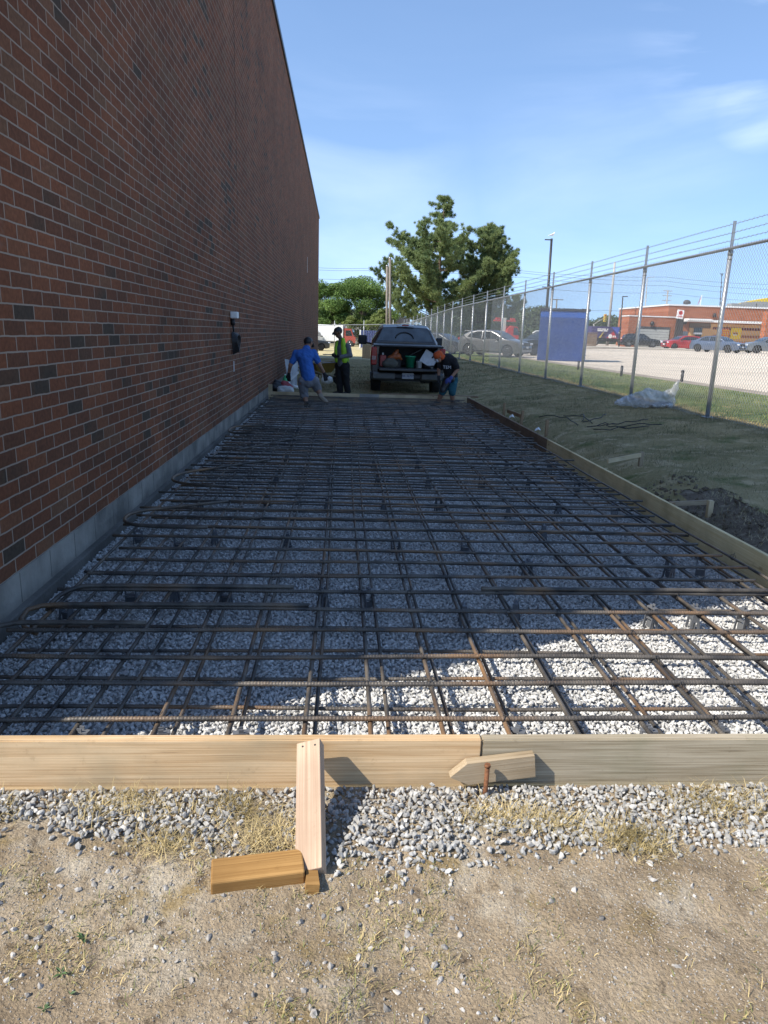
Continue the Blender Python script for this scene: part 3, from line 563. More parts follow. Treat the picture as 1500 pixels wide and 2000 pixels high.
for (q, h, l) in (((4.80, 12.60, .19), .07, 'crumpled white paper scrap by the dark plank'), ((4.93, 11.3, .14), .06, 'small white scrap near the lone stake')):
    mb = MB(); mb.add([(-.05, 0, 0), (.0, -.03, h*.5), (.05, .01, .01), (.02, .04, h), (-.03, .05, h*.4)], [(0, 1, 4), (1, 3, 4), (1, 2, 3)]); mb.add([(-.05, 0, -.004), (.0, -.03, h*.5-.004), (.05, .01, .006), (.02, .04, h-.004), (-.03, .05, h*.4-.004)], [(4, 1, 0), (4, 3, 1), (3, 2, 1)])
    tag(mb.build('paper_scrap', M_WHITE, loc=q), l, 'scrap')
# tangled wire on the lawn
mb = MB()
for k in range(9):
    x0, y0 = 5.75+random.uniform(-.1, .5), 11.4+random.uniform(-.6, .7); a = random.uniform(-1.2, 1.6); l = random.uniform(.5, 1.1); pts = []
    for j in range(8):
        s = j/7*l; x = x0+math.cos(a+.5*s)*s; y = y0+math.sin(a+.5*s)*s*1.6; pts.append((x, y, float(gz(x, y))+.03+.06*math.sin(math.pi*j/7)*random.random()))
    mb.tube(pts, .008, 6)
tag(mb.build('tangled_wire', M_BLACK), 'tangle of black wire lying on the lawn', 'wire')

# ------------------------------------------------------------------ reinforcing steel
M_BAR = mat('rebar_steel', (0.055, 0.050, 0.046), 0.5, 0.4, 0.3, 6, 0.25, 90, c2=(0.135, 0.115, 0.092), stretch=(1, 1, 1))
# rust patches on the bars
t = M_BAR.node_tree; b = t.nodes['Principled BSDF']; old = b.inputs['Base Color'].links[0].from_socket
n_ = t.nodes.new('ShaderNodeTexNoise'); n_.inputs['Scale'].default_value = 2.3; n_.inputs['Detail'].default_value = 6; tcn = t.nodes.new('ShaderNodeTexCoord'); L2 = t.links.new; L2(tcn.outputs['Object'], n_.inputs['Vector'])
r_ = t.nodes.new('ShaderNodeValToRGB'); r_.color_ramp.elements[0].position = .50; r_.color_ramp.elements[1].position = .70; L2(n_.outputs['Fac'], r_.inputs['Fac'])
x_ = t.nodes.new('ShaderNodeMix'); x_.data_type = 'RGBA'; x_.inputs['B'].default_value = (0.21, 0.115, 0.05, 1); L2(old, x_.inputs['A']); L2(r_.outputs['Color'], x_.inputs['Factor']); L2(x_.outputs['Result'], b.inputs['Base Color'])
r2_ = t.nodes.new('ShaderNodeMapRange'); r2_.inputs['To Min'].default_value = .22; r2_.inputs['To Max'].default_value = 0; L2(r_.outputs['Color'], r2_.inputs['Value']); L2(r2_.outputs[0], b.inputs['Metallic'])
def bar_mesh(path, r, ribs=None, n=8):
    """bar along a dense path; ribs = length of the start of the bar that carries modelled ribs"""
    path = np.array(path, float); seg = np.linalg.norm(np.diff(path, axis=0), axis=1); s = np.concatenate([[0], np.cumsum(seg)])
    if ribs:
        a, bnd = ribs; st = np.concatenate([np.arange(0, a, .05), np.arange(a, bnd, .0034), np.arange(bnd, s[-1], .12), [s[-1]]])
    else: st = np.concatenate([np.arange(0, s[-1], .07 if len(path) > 2 else .35), [s[-1]]])
    p = np.stack([np.interp(st, s, path[:, k]) for k in range(3)], -1); m = len(st)
    tg = np.gradient(p, axis=0); tg /= np.linalg.norm(tg, axis=1, keepdims=True)
    up = np.array([0, 0, 1.0]); sd = np.cross(tg, up); sd /= np.linalg.norm(sd, axis=1, keepdims=True)+1e-9; u2 = np.cross(sd, tg)
    an = 2*np.pi*np.arange(n)/n; rad = np.full((m, n), r)
    if ribs:
        ph = (st[:, None]+np.abs(np.sin(an[None]))*0.006)/0.0136*2*np.pi
        rad = r*(0.93+0.17*(np.cos(ph) > 0.25)*((st > ribs[0]) & (st < ribs[1]))[:, None]+0.07*((st <= ribs[0]) | (st >= ribs[1]))[:, None])
        rad = np.maximum(rad, r*(.93+.12*(np.abs(np.cos(an[None])) > .99)))
    v = p[:, None]+rad[..., None]*(np.cos(an)[None, :, None]*sd[:, None]+np.sin(an)[None, :, None]*u2[:, None])
    i = np.arange(m*n).reshape(m, n); f = np.stack([i[:-1], np.roll(i, -1, 1)[:-1], np.roll(i, -1, 1)[1:], i[1:]], -1).reshape(-1, 4)
    v = np.concatenate([v.reshape(-1, 3), p[:1], p[-1:]]); me = np_mesh('bar', v, f, True)
    bm = bmesh.new(); bm.from_mesh(me); bm.verts.ensure_lookup_table()
    for k in range(n): bm.faces.new([bm.verts[m*n], bm.verts[(k+1) % n], bm.verts[k]]); bm.faces.new([bm.verts[m*n+1], bm.verts[(m-1)*n+k], bm.verts[(m-1)*n+(k+1) % n]])
    bm.to_mesh(me); bm.free(); return me
RB = .0100
top = empty('rebar_mat', (0, 0, 0), 'upper grid of dark ribbed steel bars tied across the gravel bed', 'rebar grid')
low = empty('rebar_mat', (0, 0, 0), 'lower grid of ribbed steel bars lying just over the gravel beneath the upper grid', 'rebar grid')
Yt = [2.455, 2.50, 2.786, 3.045, 3.345, 3.619, 3.903, 4.173, 4.446, 4.695]
Yt = Yt[1:]
y = Yt[-1]
while y < 16.5: y += random.uniform(.262, .292); Yt.append(y)
def bow(x0, x1, y, z, dy, k=9):
    s = np.linspace(0, 1, k); return np.stack([x0+(x1-x0)*s, y+dy*(s-.5)+.006*np.sin(3.1*s*np.pi+y*9)*random.random(), z+.004*np.sin(s*9+y*5)], -1)
for i, y in enumerate(Yt):
    if y > 16.72: continue
    x0 = .12+random.uniform(-.03, .16); x1 = random.uniform(4.42, 4.66); z = .131
    if abs(y-3.619) < .01: x0 = .22
    rb = (0, x1-x0) if y < 3.7 else ((0, 2.6) if y < 4.5 else None)
    link('bar', bar_mesh(bow(x0, x1, y, z, random.uniform(-.03, .03)), RB*(1.08 if y < 4 else 1), rb, 10 if y < 4.5 else 7), M_BAR, top)
Yl = [2.44, 2.719, 2.987, 3.275]
while Yl[-1] < 16.3: Yl.append(Yl[-1]+random.uniform(.27, .30))
for y in Yl:
    x0 = .10+random.uniform(0, .14); x1 = random.uniform(4.5, 4.66)
    rb = (0.6, x1-x0) if y < 3.4 else None
    link('bar', bar_mesh(bow(x0, x1, y, .047, random.uniform(-.04, .04)), RB*.88, rb, 8 if y < 4 else 6), M_BAR, low)
XL = [0.235, .515, .783, 1.067, 1.354, 1.646, 1.889, 2.171, 2.437, 2.699, 2.98, 3.287, 3.515, 3.80, 4.08, 4.34, 4.57]
def longi(x, z, y1, dx, k=30):
    s = np.linspace(0, 1, k); return np.stack([x+dx*s+.008*np.sin(s*14+x*7), 2.33+random.uniform(0, .03)+(y1-2.33)*s, z+.004*np.sin(s*40+x*3)], -1)
for x in XL:
    link('bar', bar_mesh(longi(x, .1115, random.uniform(16.3, 16.7), random.uniform(-.03, .03)), RB*.95, (0, 2.3), 8), M_BAR, top)
    link('bar', bar_mesh(longi(x+random.uniform(.03, .10)*(-1 if x > 4.5 else 1), .0665, random.uniform(16.2, 16.7), random.uniform(-.04, .04)), RB*.86, (0, 1.6), 8), M_BAR, low)
# ties
tm = MB()
for s in (-1, 1): tm.tube([(.013*math.cos(a)*s, .013*math.cos(a), .0215*math.sin(a)) for a in np.linspace(0, 2*math.pi, 13)], .0016, 5, cap=False)
tm.tube([(.012, .01, .018), (.022, .02, .028)], .0016, 5); tme = tm.mesh('tie_wire'); tme.materials.append(M_BLACK)
nt_ = 0
for y in Yt[:10]:
    for x in XL:
        if random.random() < .62 and nt_ < 98: nt_ += 1; link('tie_wire', tme, None, top, (x+random.uniform(-.003, .003), y, .1215), (0, 0, random.choice((0, 1.57))))
# loose hooked bars along the wall
def hook(pts, label):
    q = [Vector(p) for p in pts]; dense = []
    for i in range(len(q)-1):                                        # Catmull-Rom
        a, b_, c, d = q[max(i-1, 0)], q[i], q[i+1], q[min(i+2, len(q)-1)]
        for s in np.linspace(0, 1, 10, endpoint=False): dense.append(.5*((2*b_)+(c-a)*s+(2*a-5*b_+4*c-d)*s*s+(-a+3*b_-3*c+d)*s**3))
    dense.append(q[-1]); tag(link('hooked_bar', bar_mesh([tuple(p) for p in dense], .0130, None, 10), M_BAR), label, 'rebar hook', 'hooked bars along the brick wall')
hook([(1.6, 3.63, .152), (.6, 3.62, .152), (.24, 3.60, .152), (.14, 3.55, .14), (.15, 3.46, .10), (.24, 3.42, .07)], 'hooked bar with its end bent down, nearest the camera by the wall')
hook([(1.5, 3.91, .153), (.45, 3.90, .153), (.28, 3.86, .15), (.21, 3.76, .13), (.20, 3.66, .10)], 'hooked bar just behind the nearest hook by the wall')
hook([(-.0+.06, 3.28, .14), (.12, 3.33, .153), (.22, 3.36, .155), (.8, 3.37, .153)], 'short bent bar poking out beside the nearest wall foundation')
hook([(.78, 5.14, .16), (.45, 5.14, .16), (.20, 5.20, .16), (.11, 5.38, .16), (.16, 5.58, .16), (.40, 5.74, .16), (.80, 5.98, .16)], 'large steel loop lying on the grid, nearer of the two by the wall')
hook([(.80, 6.52, .16), (.40, 6.62, .16), (.17, 6.76, .16), (.12, 7.0, .16), (.22, 7.24, .16), (.55, 7.6, .16), (.95, 8.05, .16)], 'large steel loop lying on the grid, farther of the two by the wall')
hook([(.55, 10.0, .19), (.25, 10.05, .17), (.14, 10.3, .17), (.22, 10.6, .19), (.6, 10.8, .19)], 'small steel loop standing at the wall halfway along the grid')
def loose(a, b_, label, r=.011): tag(link('loose_bar', bar_mesh([a, ((a[0]+b_[0])/2, (a[1]+b_[1])/2, (a[2]+b_[2])/2+.003), b_], r, None, 8), M_BAR), label, 'rebar')
loose((.48, 8.6, .165), (1.25, 9.9, .17), 'loose thin bar lying diagonally on the grid close to the wall', .008)
loose((3.55, 7.6, .165), (4.35, 8.35, .21), 'loose bar sloping up towards the yellowish side plank', .010)
hook([(2.6, 3.905, .156), (3.9, 3.91, .157), (4.33, 3.915, .157), (4.43, 3.90, .155), (4.45, 3.80, .13), (4.40, 3.74, .10), (4.15, 3.72, .09)], 'rusty bar bent back at the right edge of the grid')
# plastic chairs between the grids
M_CHAIR = mat('grey_plastic_chair', (0.12, 0.125, 0.135), 0.5, 0, 0.15, 8)
mb = MB()
for s in (-1, 1):
    a = [(-.034, 0), (-.012, .105), (.012, .105), (.034, 0), (.020, 0), (.010, .045), (-.010, .045), (-.020, 0)]
    mb.prism(a, .005, 'y', s*.030-.0025)
mb.box((0, 0, .1035), (.028, .066, .006)); mb.box((0, 0, .055), (.026, .058, .005)); mb.box((0, 0, .03), (.006, .06, .03))
for s in (-1, 1): mb.box((s*.010, 0, .112), (.005, .02, .014))
chm = mb.mesh('chair'); chm.materials.append(M_CHAIR)
spots = [(.27, 3.73), (.54, 4.0), (.79, 4.01), (1.09, 4.02), (1.67, 3.99), (1.94, 3.99), (2.48, 3.77), (2.79, 3.81), (3.58, 3.76), (3.84, 3.77), (4.12, 3.74), (.26, 5.18), (.58, 5.07), (.82, 5.21), (3.06, 4.59), (3.44, 5.55), (.80, 2.45), (1.10, 2.44), (1.40, 2.44), (2.47, 2.45), (3.0, 2.45), (3.30, 2.46), (1.36, 5.2), (2.18, 5.1), (2.72, 5.15), (4.10, 4.66), (4.36, 4.72)]
for y in (6.35, 7.5, 8.6, 9.8, 11.2, 12.5):
    for x in XL[1::2]:
        if random.random() < .85: spots.append((x+random.uniform(-.02, .02), y+random.uniform(-.12, .12)))
for (x, y) in spots:
    o = bpy.data.objects.new('rebar_chair', chm); col.objects.link(o); o.location = (x, y, float(bz(x))+.004); o.rotation_euler = (0, 0, random.uniform(-.5, .5)+random.choice((0, 1.57)))
    o.scale = (.98, .95, (.112-float(bz(x)))/.112)
    tag(o, 'small grey plastic chair holding the steel bars off the gravel', 'rebar chair', 'plastic chairs under the steel grid')
# ------------------------------------------------------------------ chain link fence
fen = empty('chain_link_fence', (FX, 11.69, 0), 'long chain link fence topped with barbed wire, along the right side of the lawn', 'fence')
fen.location = (0, 0, 0)
def frail(y): return 3.07 - 0.5*float(sstep(36, 77, y))
def fgz(y): return float(gz(FX, y))
FPY = [1.73, 5.05, 8.37]+[11.69+3.323*k for k in range(20)]
for y in FPY[2:]:
    mb = MB(); z0 = fgz(y); zt = frail(y); mb.tube([(FX, y, z0-.1), (FX, y, zt+.02)], .036, 12); mb.tube([(FX, y, zt-.10), (FX, y, zt-.03)], .041, 12); mb.tube([(FX, y, zt-.16), (FX, y, zt-.14)], .040, 12)
    mb.prism([(-.022, -.012), (.022, -.012), (.022, .012), (-.022, .012)], .42, 'z', zt+.0)
    for v in range(len(mb.v)-8, len(mb.v)): q = mb.v[v]; mb.v[v] = (q[0]+FX, q[1]+y, q[2])
    mb.lathe([(.05, -.06), (.09, .0), (.10, .02)], 10, (FX, y, z0-.0)); mb.build('post', M_STEEL, fen)
yy = [8.37+1.1*k for k in range(64)]
MB().tube([(FX-.05, y, frail(y)) for y in yy], .025, 10).build('top_rail', M_STEEL, fen)
for k, h in enumerate((.13, .25, .38)):
    mb = MB(); pts = [(FX, y, frail(y)+h+.004*math.sin(y*1.9+k)) for y in yy]; mb.tube(pts, .0042, 4)
    for y in np.arange(8.5, 40, .125+.004*k):
        z = frail(y)+h; d = .025
        mb.add([(FX-d, y, z-d), (FX-d+.006, y+.004, z-d), (FX+d, y, z+d), (FX+d-.006, y-.004, z+d), (FX, y-d, z+d), (FX, y-d+.006, z+d), (FX, y+d, z-d), (FX, y+d-.006, z-d)], [(0, 1, 2, 3), (4, 5, 6, 7)])
    mb.build('barbed_wire', M_WIRE, fen)
def mesh_fence(org, dirv, y0, y1, pitch, r, zb, zt, name, parent):
    """woven wire: zigzag strands, three-sided"""
    V = []; Fc = []; o = 0; dirv = np.array(dirv); nrm = np.array([dirv[1], -dirv[0], 0])
    for i, s in enumerate(np.arange(y0, y1, pitch)):
        b, t_ = zb(s), zt(s); n = int((t_-b)/pitch); k = np.arange(n+1)
        sw = s + np.where((k+i) % 2 == 0, 0, pitch); z = b+k*pitch; off = np.where((k % 2) == 0, r, -r)*.9
        p = np.array(org)+np.outer(sw, dirv)+np.outer(off, nrm); p[:, 2] += z
        tip = p[-1]+np.array([0, 0, .055])+dirv*pitch*.25; p = np.vstack([p, tip])
        m = len(p); a = 2*np.pi*np.arange(3)/3
        v = p[:, None]+r*(np.cos(a)[None, :, None]*nrm+np.sin(a)[None, :, None]*dirv); V.append(v.reshape(-1, 3))
        ii = np.arange(m*3).reshape(m, 3)+o; Fc.append(np.stack([ii[:-1], np.roll(ii, -1, 1)[:-1], np.roll(ii, -1, 1)[1:], ii[1:]], -1).reshape(-1, 4)); o += m*3
    return link(name, np_mesh(name, np.concatenate(V), np.concatenate(Fc), False), M_WIRE, parent)
gzv = lambda y: float(gz(FX-.06, y))+.02
mesh_fence((FX-.085, 0, 0), (0, 1, 0), 8.4, 30, .036, .0031, gzv, lambda y: frail(y), 'wire_netting', fen)
mesh_fence((FX-.085, 0, 0), (0, 1, 0), 30, 77.5, .072, .0032, gzv, lambda y: frail(y), 'wire_netting', fen)
f2 = empty('chain_link_fence', (0, 77.6, 0), 'chain link fence crossing the far end of the lawn in front of the green trees', 'fence')
f2.location = (0, 0, 0)
YF2 = 77.7
def z2(x): return float(gz(x, YF2-.2))
def rail2(x): return 2.20+.045*x
for x in np.arange(-8.5, 8, 3.1):
    MB().tube([(x, YF2, z2(x)-.1), (x, YF2, rail2(x)+.45)], .036, 10).build('post', M_STEEL, f2)
MB().tube([(x, YF2-.05, rail2(x)) for x in np.arange(-9, 8.01, .8)], .032, 8).build('top_rail', M_STEEL, f2)
mesh_fence((0, YF2-.08, 0), (1, 0, 0), -9, 7.9, .072, .0035, lambda x: z2(x)+.03, lambda x: rail2(x), 'wire_netting', f2)

# clear plastic bag by the fence
def sdf_blob(name, blobs, voxel, m, parent=None, smooth=4, loc=(0, 0, 0), noise=0.0, ridge=0.0):
    """blobs: (p0, r0, p1, r1) tapered capsules or (c, (rx,ry,rz)) ellipsoids, fused into one skin"""
    mb = MB()
    for b in blobs:
        if len(b) == 2: mb2 = MB(); mb2.ball(b[0], b[1], 14); mb.add(mb2.v, mb2.f)
        else:
            p0, r0, p1, r1 = b; p0, p1 = Vector(p0), Vector(p1); d = p1-p0; ln = max(d.length, 1e-5); q = d.to_track_quat('Z', 'Y').to_matrix() if d.length > 1e-5 else Matrix.Identity(3)
            pr = [(r0*math.sin(a), -r0*math.cos(a)) for a in np.linspace(0.02, math.pi/2, 5)]+[(r1*math.cos(a), ln+r1*math.sin(a)) for a in np.linspace(0, math.pi/2-.02, 5)]
            m2 = MB(); m2.lathe(pr, 12); mb.add([q @ Vector(v)+p0 for v in m2.v], m2.f)
    me = bpy.data.meshes.new(name); me.from_pydata(mb.v, [], mb.f)
    bm = bmesh.new(); bm.from_mesh(me); bmesh.ops.recalc_face_normals(bm, faces=bm.faces[:]); bm.to_mesh(me); bm.free()
    tmp = bpy.data.objects.new('tmp', me); col.objects.link(tmp)
    rm = tmp.modifiers.new('r', 'REMESH'); rm.mode = 'VOXEL'; rm.voxel_size = voxel; rm.use_smooth_shade = True
    sm = tmp.modifiers.new('s', 'SMOOTH'); sm.iterations = smooth; sm.factor = .5
    bpy.context.view_layer.update(); dg = bpy.context.evaluated_depsgraph_get(); res = bpy.data.meshes.new_from_object(tmp.evaluated_get(dg))
    bpy.data.objects.remove(tmp); bpy.data.meshes.remove(me); res.name = name
    if ridge:
        co = np.zeros(len(res.vertices)*3, np.float32); res.vertices.foreach_get('co', co); co = co.reshape(-1, 3); nr = np.zeros_like(co).ravel(); res.vertices.foreach_get('normal', nr); nr = nr.reshape(-1, 3)
        a_ = fbm(co[:, 0]+co[:, 2]*.6+5, co[:, 1]-co[:, 2]*.8+9, .22, 3); b_ = fbm(co[:, 0]*.5-co[:, 2]+15, co[:, 1]+co[:, 0]+3, .16, 3)
        co += nr*((.5-np.sqrt(np.abs(a_-.5)*2)*.5)*ridge+(.5-np.sqrt(np.abs(b_-.5)*2)*.5)*ridge*.6-ridge*.45)[:, None]; res.vertices.foreach_set('co', co.ravel()); res.update()
    if noise:
        co = np.zeros(len(res.vertices)*3, np.float32); res.vertices.foreach_get('co', co); co = co.reshape(-1, 3); nr = np.zeros_like(co).ravel(); res.vertices.foreach_get('normal', nr); nr = nr.reshape(-1, 3)
        co += nr*((fbm(co[:, 0]*1+co[:, 2], co[:, 1]+co[:, 2]*.7, .09)-.5)*noise*2)[:, None]; res.vertices.foreach_set('co', co.ravel()); res.update()
    res.materials.clear(); return link(name, res, m, parent, loc)
M_FILM = mat('clear_plastic_film', (0.60, 0.62, 0.65), 0.12, 0, 0.3, 6, 0.3, 14, alpha=0.5, spec=1.0, coat=.6)
zb = float(gz(7.6, 13.3))
bag = empty('plastic_bag', (7.55, 13.35, zb), 'translucent plastic bag lying on the grass at the foot of the fence', 'bag')
sdf_blob('film', [((-.45, .25, .1), .10, (0.05, 0, .20), .24), ((.05, 0, .2), .24, (.42, -.25, .17), .17), ((.3, -.2, .2), .16, (.46, -.33, .36), .10), ((.46, -.33, .36), .10, (.53, -.42, .62), .035), ((-.45, .25, .1), .10, (-.62, .30, .06), .05)], .013, M_FILM, bag, 2, ridge=.085)
sdf_blob('wrapping_paper', [((.1, -.16, .07), .07, (.42, -.35, .10), .085)], .02, mat('crumpled_foil', (0.5, 0.5, 0.5), .35, .3, .5, 20, .8, 30), bag, 2, noise=.03)

bag.scale = (.80, .80, .86)
# ------------------------------------------------------------------ vehicles
def car_paint(name, c, metal=.35, rough=.3): return mat(name, c, rough, metal, .06, 2, coat=.5)
def wheel(parent, x, y, r, wdt=.21, m_rim=None, side=1, spokes=5):
    m = MB(); m.lathe([(r*.62, -wdt/2), (r*.93, -wdt/2), (r, -wdt*.32), (r, wdt*.32), (r*.93, wdt/2), (r*.62, wdt/2)], 24, axis='y'); t = m.build('wheel', M_RUBBER, parent, (x, y, r))
    h = MB(); yo = side*wdt*.5
    h.lathe([(r*.64, -wdt*.4), (r*.66, wdt*.46), (r*.60, wdt*.47), (r*.57, wdt*.30)] if side > 0 else [(r*.64, wdt*.4), (r*.66, -wdt*.46), (r*.60, -wdt*.47), (r*.57, -wdt*.30)], 24, axis='y')
    h.lathe([(.001, side*wdt*.42), (r*.16, side*wdt*.42), (r*.18, side*wdt*.2)], 12, axis='y')
    for k in range(spokes):
        a = 2*math.pi*k/spokes+.3; c_, s_ = math.cos(a), math.sin(a)
        for off in (-.16, .16):
            c2, s2 = math.cos(a+off), math.sin(a+off)
            h.tube([(r*.1*c_, yo*.85, r*.1*s_), (r*.60*c2, yo*.85, r*.60*s2)], r*.05, 6)
    h.build('rim', m_rim or M_CHROME, t)
    b = MB(); b.lathe([(.001, side*wdt*.1), (r*.6, side*wdt*.1)], 20, axis='y'); b.build('brake_disc', M_BLACK, t)
    return t
def car(name, label, cat, paint, L_, W_, prof, belt, wx, wr, loc, rz, glass=(), shield=None, rear=None, clr=.2, scale=1.0, extras=None, group=None, rimm=None, tumble=.30):
    """prof: top outline (x,z) rear to front; wx: axle x; glass: list of side-window polygons; shield/rear: x spans on the outline"""
    root = empty(name, loc, label, cat, group, rz); root.scale = (scale,)*3
    px = np.array([p[0] for p in prof]); pz = np.array([p[1] for p in prof]); H_ = pz.max()
    def ztop(x): return float(np.interp(x, px, pz))
    def zbot(x):
        z = clr+.12*max(0, (abs(x)-L_/2+.5)/.5)**2
        for a in wx:
            d = (wr*1.17)**2-(x-a)**2
            if d > 0: z = max(z, wr+math.sqrt(d))
        return z
    def hw(x, z):
        e = max(0, (abs(x)-(L_/2-.55))/.55); p = W_/2*(1-.22*e**2.4)
        if z <= belt: return p*(1-.035*((z-belt*.72)/(belt*.5))**2)
        return p*(1-.035*.3)-(z-belt)*tumble
    xs = sorted(set(list(np.linspace(-L_/2, L_/2, 56))+[a+s*wr*1.17*f for a in wx for s in (-1, 1) for f in (1.0, .97, .8)]+list(px)))
    lo = [0, .12, .35, .6, .85, 1.0]; up = [.25, .5, .75, .93]
    rows = []
    for x in xs:
        zt, zb_ = ztop(x), zbot(x); zm = min(belt, zt-.03); zb_ = min(zb_, zm-.02); q = [(hw(x, zb_+(zm-zb_)*f), zb_+(zm-zb_)*f) for f in lo]+[(hw(x, zm+(zt-.02-zm)*f), zm+(zt-.02-zm)*f) for f in up]
        yt = q[-1][0]; q += [(yt-.05, zt), (yt*.5, zt+.012), (0, zt+.016)]; rows.append([(x, a, b) for a, b in q]+[(x, -a, b) for a, b in q[-2::-1]])
    n = len(rows[0]); v = [p for r in rows for p in r]; m = MB()
    m.add(v, [(i*n+k, i*n+k+1, (i+1)*n+k+1, (i+1)*n+k) for i in range(len(rows)-1) for k in range(n-1)], True)
    m.add(rows[0], [tuple(range(n))], False); m.add(rows[-1], [tuple(range(n))[::-1]], False)
    m.add([(x, s*hw(x, zbot(x))*.97, zbot(x)-.0) for x in (-L_/2+.3, L_/2-.3) for s in (-1, 1)], [(0, 1, 3, 2)])
    body = m.build('body', paint, root)
    un = MB(); un.box((0, 0, clr+.14), (L_-.5, W_-.42, .24)); un.build('underbody', M_BLACK, root)
    for a in wx:
        for s in (-1, 1):
            wheel(root, a, s*(W_/2-.13), wr, .22, rimm, s)
            mm = MB(); pts = [(wr*1.02*math.cos(t), wr*1.02*math.sin(t)) for t in np.linspace(0, math.pi, 14)]; mm.prism([(a+p[0]*1.13, wr+p[1]*1.13) for p in pts], .3, 'y', s*(W_/2-.28)-.15); mm.build('wheel_arch', M_BLACK, root)
    def panel(poly, name, mt, e=.006, th=.01):
        for s in (-1, 1):
            k = len(poly); ov = [(x, s*(hw(x, z)+e), z) for x, z in poly]; iv = [(x, s*(hw(x, z)+e-th), z) for x, z in poly]; m = MB()
            m.add(ov+iv, [tuple(range(k)), tuple(range(k, 2*k))[::-1]]+[(i, (i+1) % k, k+(i+1) % k, k+i) for i in range(k)]); m.build(name, mt, root)
    for g in glass: panel(g, 'side_window', M_GLASS)
    def screen(x0, x1, name, e=.008, mt=M_GLASS, cutz=None):
        m = MB(); xx = np.linspace(x0, x1, 7); v = []
        for x in xx:
            z = ztop(x); y = hw(x, z)-.09; nx = ztop(x+.02)-ztop(x-.02); nn = Vector((-nx, 0, .04)).normalized()*(e+.012)
            for yy_ in np.linspace(-y, y, 5): v.append((x+nn.x, yy_, z+nn.z+.002*(1-abs(yy_)/y)))
        m.add(v, [(i*5+k, i*5+k+1, (i+1)*5+k+1, (i+1)*5+k) for i in range(6) for k in range(4)], True); m.build(name, mt, root)
    if shield: screen(*shield, 'windshield')
    if rear: screen(*rear, 'rear_window')
    if extras: extras(root, panel, hw, ztop, screen)
    return root
def lamp(root, x, y, z, d, name, mt, rot=None): return MB().box((0, 0, 0), d, bev=min(d)*.3).build(name, mt, root, (x, y, z), rot)
M_HEAD = mat('headlamp_lens', (0.75, 0.77, 0.8), .1, .3, .1, 10)
def std_extras(L_, W_, zb, zh, plate=True, grille=True, rear_z=None, handles=((-.3,), (.6,))):
    def f(root, panel, hw, ztop, screen):
        for s in (-1, 1):
            lamp(root, L_/2-.10, s*(W_/2-.30), zh, (.20, .36, .13), 'headlight', M_HEAD, (0, 0, -s*.45)); lamp(root, -L_/2+.10, s*(W_/2-.26), (rear_z or zh+.12), (.22, .32, .16), 'tail_light', M_REDLAMP, (0, 0, s*.4))
            lamp(root, .62*L_/4.4, s*(W_/2+.03), zb+.05, (.12, .22, .13), 'mirror', M_BLACK)
            for (hx,) in handles: lamp(root, hx, s*(hw(hx, zb-.1)+.01), zb-.1, (.16, .02, .03), 'door_handle', M_CHROME)
        if grille: lamp(root, L_/2-.012, 0, zh-.02, (.05, W_*.42, .20), 'grille', M_BLACK); lamp(root, L_/2-.015, 0, zh-.28, (.07, W_*.6, .14), 'bumper_intake', M_BLACK)
        if plate: lamp(root, -L_/2+.0, 0, zh+.1, (.02, .32, .16), 'licence_plate', M_WHITE); lamp(root, L_/2+.015, 0, zh-.2, (.02, .32, .12), 'licence_plate', M_WHITE)
    return f
LZ = lambda x, y: float(gz(x, y))
# grey crossover: rear corner towards the left, seen from its right side
suv_prof = [(-2.17, .62), (-2.16, .85), (-2.08, 1.02), (-1.95, 1.12), (-1.72, 1.30), (-1.35, 1.47), (-.9, 1.545), (-.3, 1.565), (.15, 1.53), (.55, 1.38), (1.0, 1.08), (1.25, 1.02), (1.7, .95), (2.0, .84), (2.14, .70), (2.17, .55)]
a0, a1 = Vector((10.37, 49.4)), Vector((12.28, 44.5)); 
def suv_x(root, panel, hw, ztop, screen):
    std_extras(4.34, 1.80, .98, .80, rear_z=1.0)(root, panel, hw, ztop, screen)
    lamp(root, -1.62, 0, 1.47, (.42, 1.25, .04), 'roof_spoiler', PA_GREY)
    panel([(-1.2, .27), (1.1, .27), (1.15, .34), (-1.25, .34)], 'sill_trim', M_BLACK, .012)
    for a in (-1.36, 1.28): panel([(a+.44*math.cos(t), .37+.44*math.sin(t)) for t in np.linspace(.05, math.pi-.05, 12)]+[(a+.385*math.cos(t), .37+.385*math.sin(t)) for t in np.linspace(math.pi-.05, .05, 12)], 'arch_trim', PA_GREY, .02, .03)
PA_GREY = car_paint('grey_metallic', (0.17, 0.172, 0.18), .5)
c_ = P(960, 694, 43.5)
car('parked_car', 'grey crossover parked behind the chain link fence, left of the blue box', 'car', PA_GREY, 4.34, 1.80, suv_prof, .98, (-1.36, 1.28), .345, (11.1, 44.6, LZ(11.1, 44.6)+.02), math.atan2(-.62, .78), [[(-1.5, 1.12), (-1.28, 1.36), (-.82, 1.47), (-.52, 1.485), (-.50, 1.02)], [(-.45, 1.02), (-.45, 1.49), (.05, 1.47), (.42, 1.33), (.86, 1.04)]], (.22, .98), (-1.93, -1.45), extras=suv_x)
sed = [(-2.3, .60), (-2.28, .92), (-2.15, 1.0), (-1.75, 1.03), (-1.35, 1.22), (-.85, 1.40), (-.2, 1.45), (.3, 1.40), (.75, 1.2), (1.1, .98), (1.6, .92), (2.1, .80), (2.28, .66), (2.3, .5)]
sedw = [[(-1.35, 1.0), (-1.12, 1.22), (-.72, 1.35), (-.42, 1.37), (-.40, .98)], [(-.34, .98), (-.36, 1.375), (.15, 1.36), (.5, 1.22), (.92, .98)]]
PA_DK = car_paint('dark_blue_paint', (0.035, 0.04, 0.05), .3)
def place(u, v, Y): q = P(u, v, Y); return q
